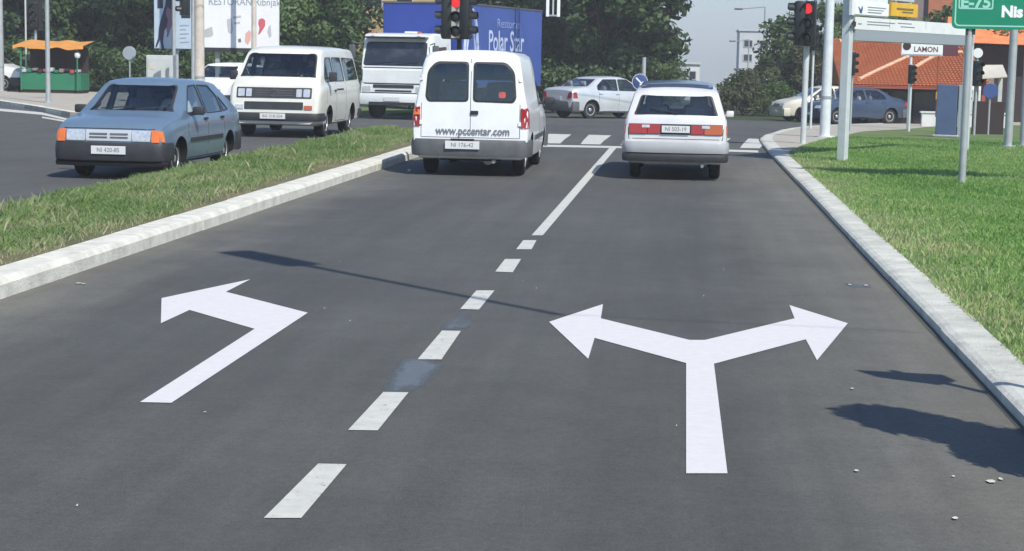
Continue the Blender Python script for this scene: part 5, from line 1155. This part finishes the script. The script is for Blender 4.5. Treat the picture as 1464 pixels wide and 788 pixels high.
for k in range(11):
    x = -wk*.38+wk*.76*k/10; MB().box((x, .0, .80+.03*(k % 3)), (.16, .3, .10+.04*(k % 2)), ch=.02).build('goods_box', M[('box_pale', 'kiosk_green', 'wall_brown', 'kiosk_dark', 'roof_red')[k % 5]], root)
hd_ = MB().lathe([(.07, 0), (.11, .07), (.11, .16), (.05, .22)], (wk*.40, -.25, top-.62), 'z', 14).build('hanging_lamp', M['white'], root, smooth=50)
p = G(141, 122, .12); root = empty('barrier', (p.x, p.y, .12), 0, 'small red and white barrier right of the kiosk', 'barrier')
MB().box((0, 0, .42), (.42, .06, .12)).build('white_board', M['white'], root); MB().box((0, 0, .28), (.36, .05, .12)).build('red_board', M['red'], root); MB().box((0, 0, .54), (.10, .06, .12)).build('red_lamp', M['red'], root)
for x in (-.16, .16): MB().box((x, 0, .11), (.04, .04, .22)).build('foot', M['red'], root)
Z = 52; p = P(230, 79, Z); root = empty('electric_cabinet', (p.x, Z, .12), 0, 'pale grey cabinet with a small dark mark behind the blue hatchback roof', 'cabinet')
MB().box((0, 0, (p.z-.12)/2), (.80, .35, p.z-.12), ch=.02).build('housing', M['box_pale'], root); MB().box((0, -.185, (p.z-.12)/2), (.70, .02, p.z-.3), ch=.005).build('door', M['box_pale'], root); MB().box((-.22, -.2, p.z-.45), (.14, .01, .16)).build('sticker', M['concrete_pole'], root)
# poster board with walking figure
Z = 53; a = P(221, 71, Z); b_ = P(279, 71, Z); f, yaw = vplane((a.x, Z), (b_.x, Z-.01)); root = empty('poster_board', (a.x, Z, .12), 0, 'pale blue poster board with a dark walking figure on a thin pole', 'billboard')
wd = b_.x-a.x; zb_ = P(250, 70, Z).z-.12
MB().box((wd/2, 0, zb_+1.3), (wd, .12, 2.6), ch=.02).build('panel', M['poster_blue'], root); px_ = lambda x, y: (P(x, y, Z-.07).x-a.x, P(x, y, Z-.07).z-.12)
def flat(pts, m, nm, y=-.068, par=root): return MB().add([(q[0], y, q[1]) for q in [px_(*p_) for p_ in pts]], [tuple(range(len(pts)))]).build(nm, M[m], par)
flat([(239, -14), (246, -6), (249, 14), (248, 28), (243, 42), (238, 55), (240, 50), (239, 38), (235, 44), (233, 60), (235, 70), (231, 70), (229, 56), (224, 68), (222, 67), (226, 54), (227, 40), (231, 24), (236, 8)], 'figure_dark', 'figure_print')
flat([(239, 10), (247, 16), (249, 27), (244, 40), (240, 54), (238, 42), (240, 28), (237, 20)], 'figure_mauve', 'figure_print', -.071)
flat([(225, -20), (233, -20), (233, 12), (225, 12)], 'figure_dark', 'dark_print'); flat([(259, -30), (272, -30), (272, 26), (259, 26)], 'dark_glass', 'dark_print')
for k in range(5): flat([(257, 36+k*6), (270-k % 2*4, 35.5+k*6), (270-k % 2*4, 37+k*6), (257, 37.5+k*6)], 'sign_back', 'text_line')
MB().tube((wd*.52, .12, 0), (wd*.52, .12, zb_+2.6), .06, n=12).tube((wd*.52, -.2, 0), (wd*.52, -.2, zb_+4), .055, n=12).build('pole', M['galv'], root, smooth=40)
# large billboard
Z = 57.; a = P(280, 67, Z); b_ = P(399, 71, Z); root = empty('billboard', (a.x, Z, .12), 0, 'large white billboard with red and grey prints above the cream minibus', 'billboard'); wd = b_.x-a.x; zb_ = (a.z+b_.z)/2-.12
pn = MB().box((wd/2, 0, zb_+1.5), (wd, .12, 3.0), ch=.01).build('panel', M['white_bright'], root); MB().box((wd/2, .02, zb_-.06), (wd, .2, .12)).build('lower_frame', M['black_trim'], root)
for x in (wd*.25, wd*.8): MB().box((x, .16, (zb_+2)/2), (.14, .14, zb_+2)).build('post', M['galv'], root)
px_ = lambda x, y: (P(x, y, Z-.07).x-a.x, P(x, y, Z-.07).z-.12)
for pts, m in (([(290, 44), (303, 38), (305, 50), (300, 53), (289, 53)], 'box_pale'), ([(324, 28), (331, 26), (333, 42), (331, 49), (326, 46)], 'ghost_grey'), ([(333, 24), (344, 22), (345, 25), (334, 27)], 'ghost_grey'), ([(334, 32), (343, 31), (343, 34), (335, 35)], 'ghost_grey'),
               ([(370, 28), (375, 26), (379, 29), (379, 37), (376, 42), (372, 48), (369, 50), (371, 40), (369, 34)], 'print_red'), ([(351, 48), (356, 43), (359, 46), (358, 58), (354, 64), (350, 60)], 'print_pink'), ([(340, 56), (344, 55), (345, 60), (341, 61)], 'ink_soft'), ([(384, 38), (387, 36), (388, 52), (385, 54), (382, 46)], 'ghost_grey')):
    flat(pts, m, 'print', -.066, pn)
q0 = px_(350, 4); text('heading', 'RESTORAN Ribnjak', .34, (q0[0]-.02, -.066, q0[1]+.02), (R(90), 0, 0), M['sign_back'], pn, sx=.85)
# far white sign frame hanging over the crossing
Z = 58; a = P(784, 24, Z); b_ = P(797, 24, Z); root = empty('hanging_frame', ((a.x+b_.x)/2, Z, 0), 0, 'white hanging frame of two bars at the top of the photo above the silver sedan', 'sign'); hw_ = (b_.x-a.x)/2+.03; z0 = a.z
for sd in (-1, 1): MB().box((sd*hw_, 0, z0+1.5), (.10, .08, 3.0), ch=.01).build('side_bar', M['white_bright'], root)
MB().box((0, 0, z0+.04), (hw_*2-.1, .06, .05)).build('lower_bar', M['galv'], root); MB().box((0, .03, z0+1.5), (.05, .02, 2.9)).build('inner_bar', M['box_pale'], root)
MB().tube((-6, 0, z0+3.0), (6, 0, z0+3.0), .012, n=6).build('span_wire', M['black'], root)
# overhead wires
for i, (p0, p1, lb) in enumerate((((-14, 46, 7.2), (12, 66, 6.6), 'thin black wire sagging high over the junction'),)):
    b = MB(); n = 12; pts = [Vector(p0).lerp(Vector(p1), k/n)-Vector((0, 0, 1.1*4*(k/n)*(1-k/n))) for k in range(n+1)]; b.path(pts, .012, 5); tag(b.build('overhead_wire', M['black']), lb, 'wire')

# ------------------------------------------------------------ things beside the camera that cast the shadows on the road
off = 1/math.tan(R(ELEV))
def up_(px, py, h): g = G(px, py); return Vector((g.x-SD.x*h*off, g.y-SD.y*h*off, h))
a, b_ = up_(352, 363, 7.5), up_(800, 450, 7.5); root = empty('shadow_lamp', a, 0, 'unseen street lamp on made-up wires, hung to cast its shadow on the road', 'street lamp')
ln = b_-a; u = ln.normalized(); MB().tube((0, 0, 0), ln, .045, .035, 10).build('rod', M['galv'], root); yw = math.atan2(u.y, u.x)
T = Matrix.Rotation(yw, 4, 'Z'); MB().box((.35, 0, -.03), (1.15, .34, .16), ch=.06, M=T).build('lamp_housing', M['galv'], root, smooth=40)
MB().tube((-7, 0, .4), (0, 0, .07), .006, n=5).tube(ln, ln+Vector((6, -1, .5)), .006, n=5).build('span_wire', M['black'], root)  # wires made up in place of a post, leaving out the post's shadow
a = up_(1288, 533, 2.3); g0 = Vector((a.x, a.y, VZ)); root = empty('kerb_sign', g0, 0, 'road sign on a post beside the near right kerb', 'road sign')
MB().tube((0, 0, 0), (0, 0, 2.3), .028, n=10).build('post', M['galv'], root, smooth=40)
e0, e1 = up_(1222, 524, 2.5), up_(1352, 548, 1.95)
MB().prism([(-.20, 2.32), (.24, 2.25), (.16, 2.0), (-.06, 1.8), (-.24, 2.05)], lambda x, z: (x, -.03, z), lambda x, z: (x, -.045, z)).build('panel', M['sign_back'], root)
cl = clumps(41, .36, 1.15, 1.5, 46, .14, .30); cl = [(x*(.9-.30*z), y*(.9-.30*z), z*.92, r*.85, t) for x, y, z, r, t in cl]  # unseen tree, added and shaped to throw the wedge shadow on the road
me = leafmesh('crown', cl, 9000, .05, 41, 'leaves_dark'); tk = trunkmesh('trunk', 1.5, .05, cl, 41)
g = up_(1250, 590, 2.45); tree('shadow_tree', (me, tk), g.x, g.y, 1, 0, 'unseen young tree added beside the near right kerb for its shadow', z=VZ)

# ------------------------------------------------------------ air
def haze():
    b = MB().box((0, 620, 2), (1190, 1310, 60)); m = bpy.data.materials.new('haze'); m.use_nodes = True; n = m.node_tree; n.nodes.remove(n.nodes['Principled BSDF'])
    v = n.nodes.new('ShaderNodeVolumePrincipled'); v.inputs['Color'].default_value = (.93, .96, 1, 1); v.inputs['Density'].default_value = .0010; v.inputs['Anisotropy'].default_value = -.05
    n.links.new(v.outputs[0], n.nodes['Material Output'].inputs['Volume']); tag(b.build('haze', m), 'pale summer haze over the junction', kind='stuff')
haze()
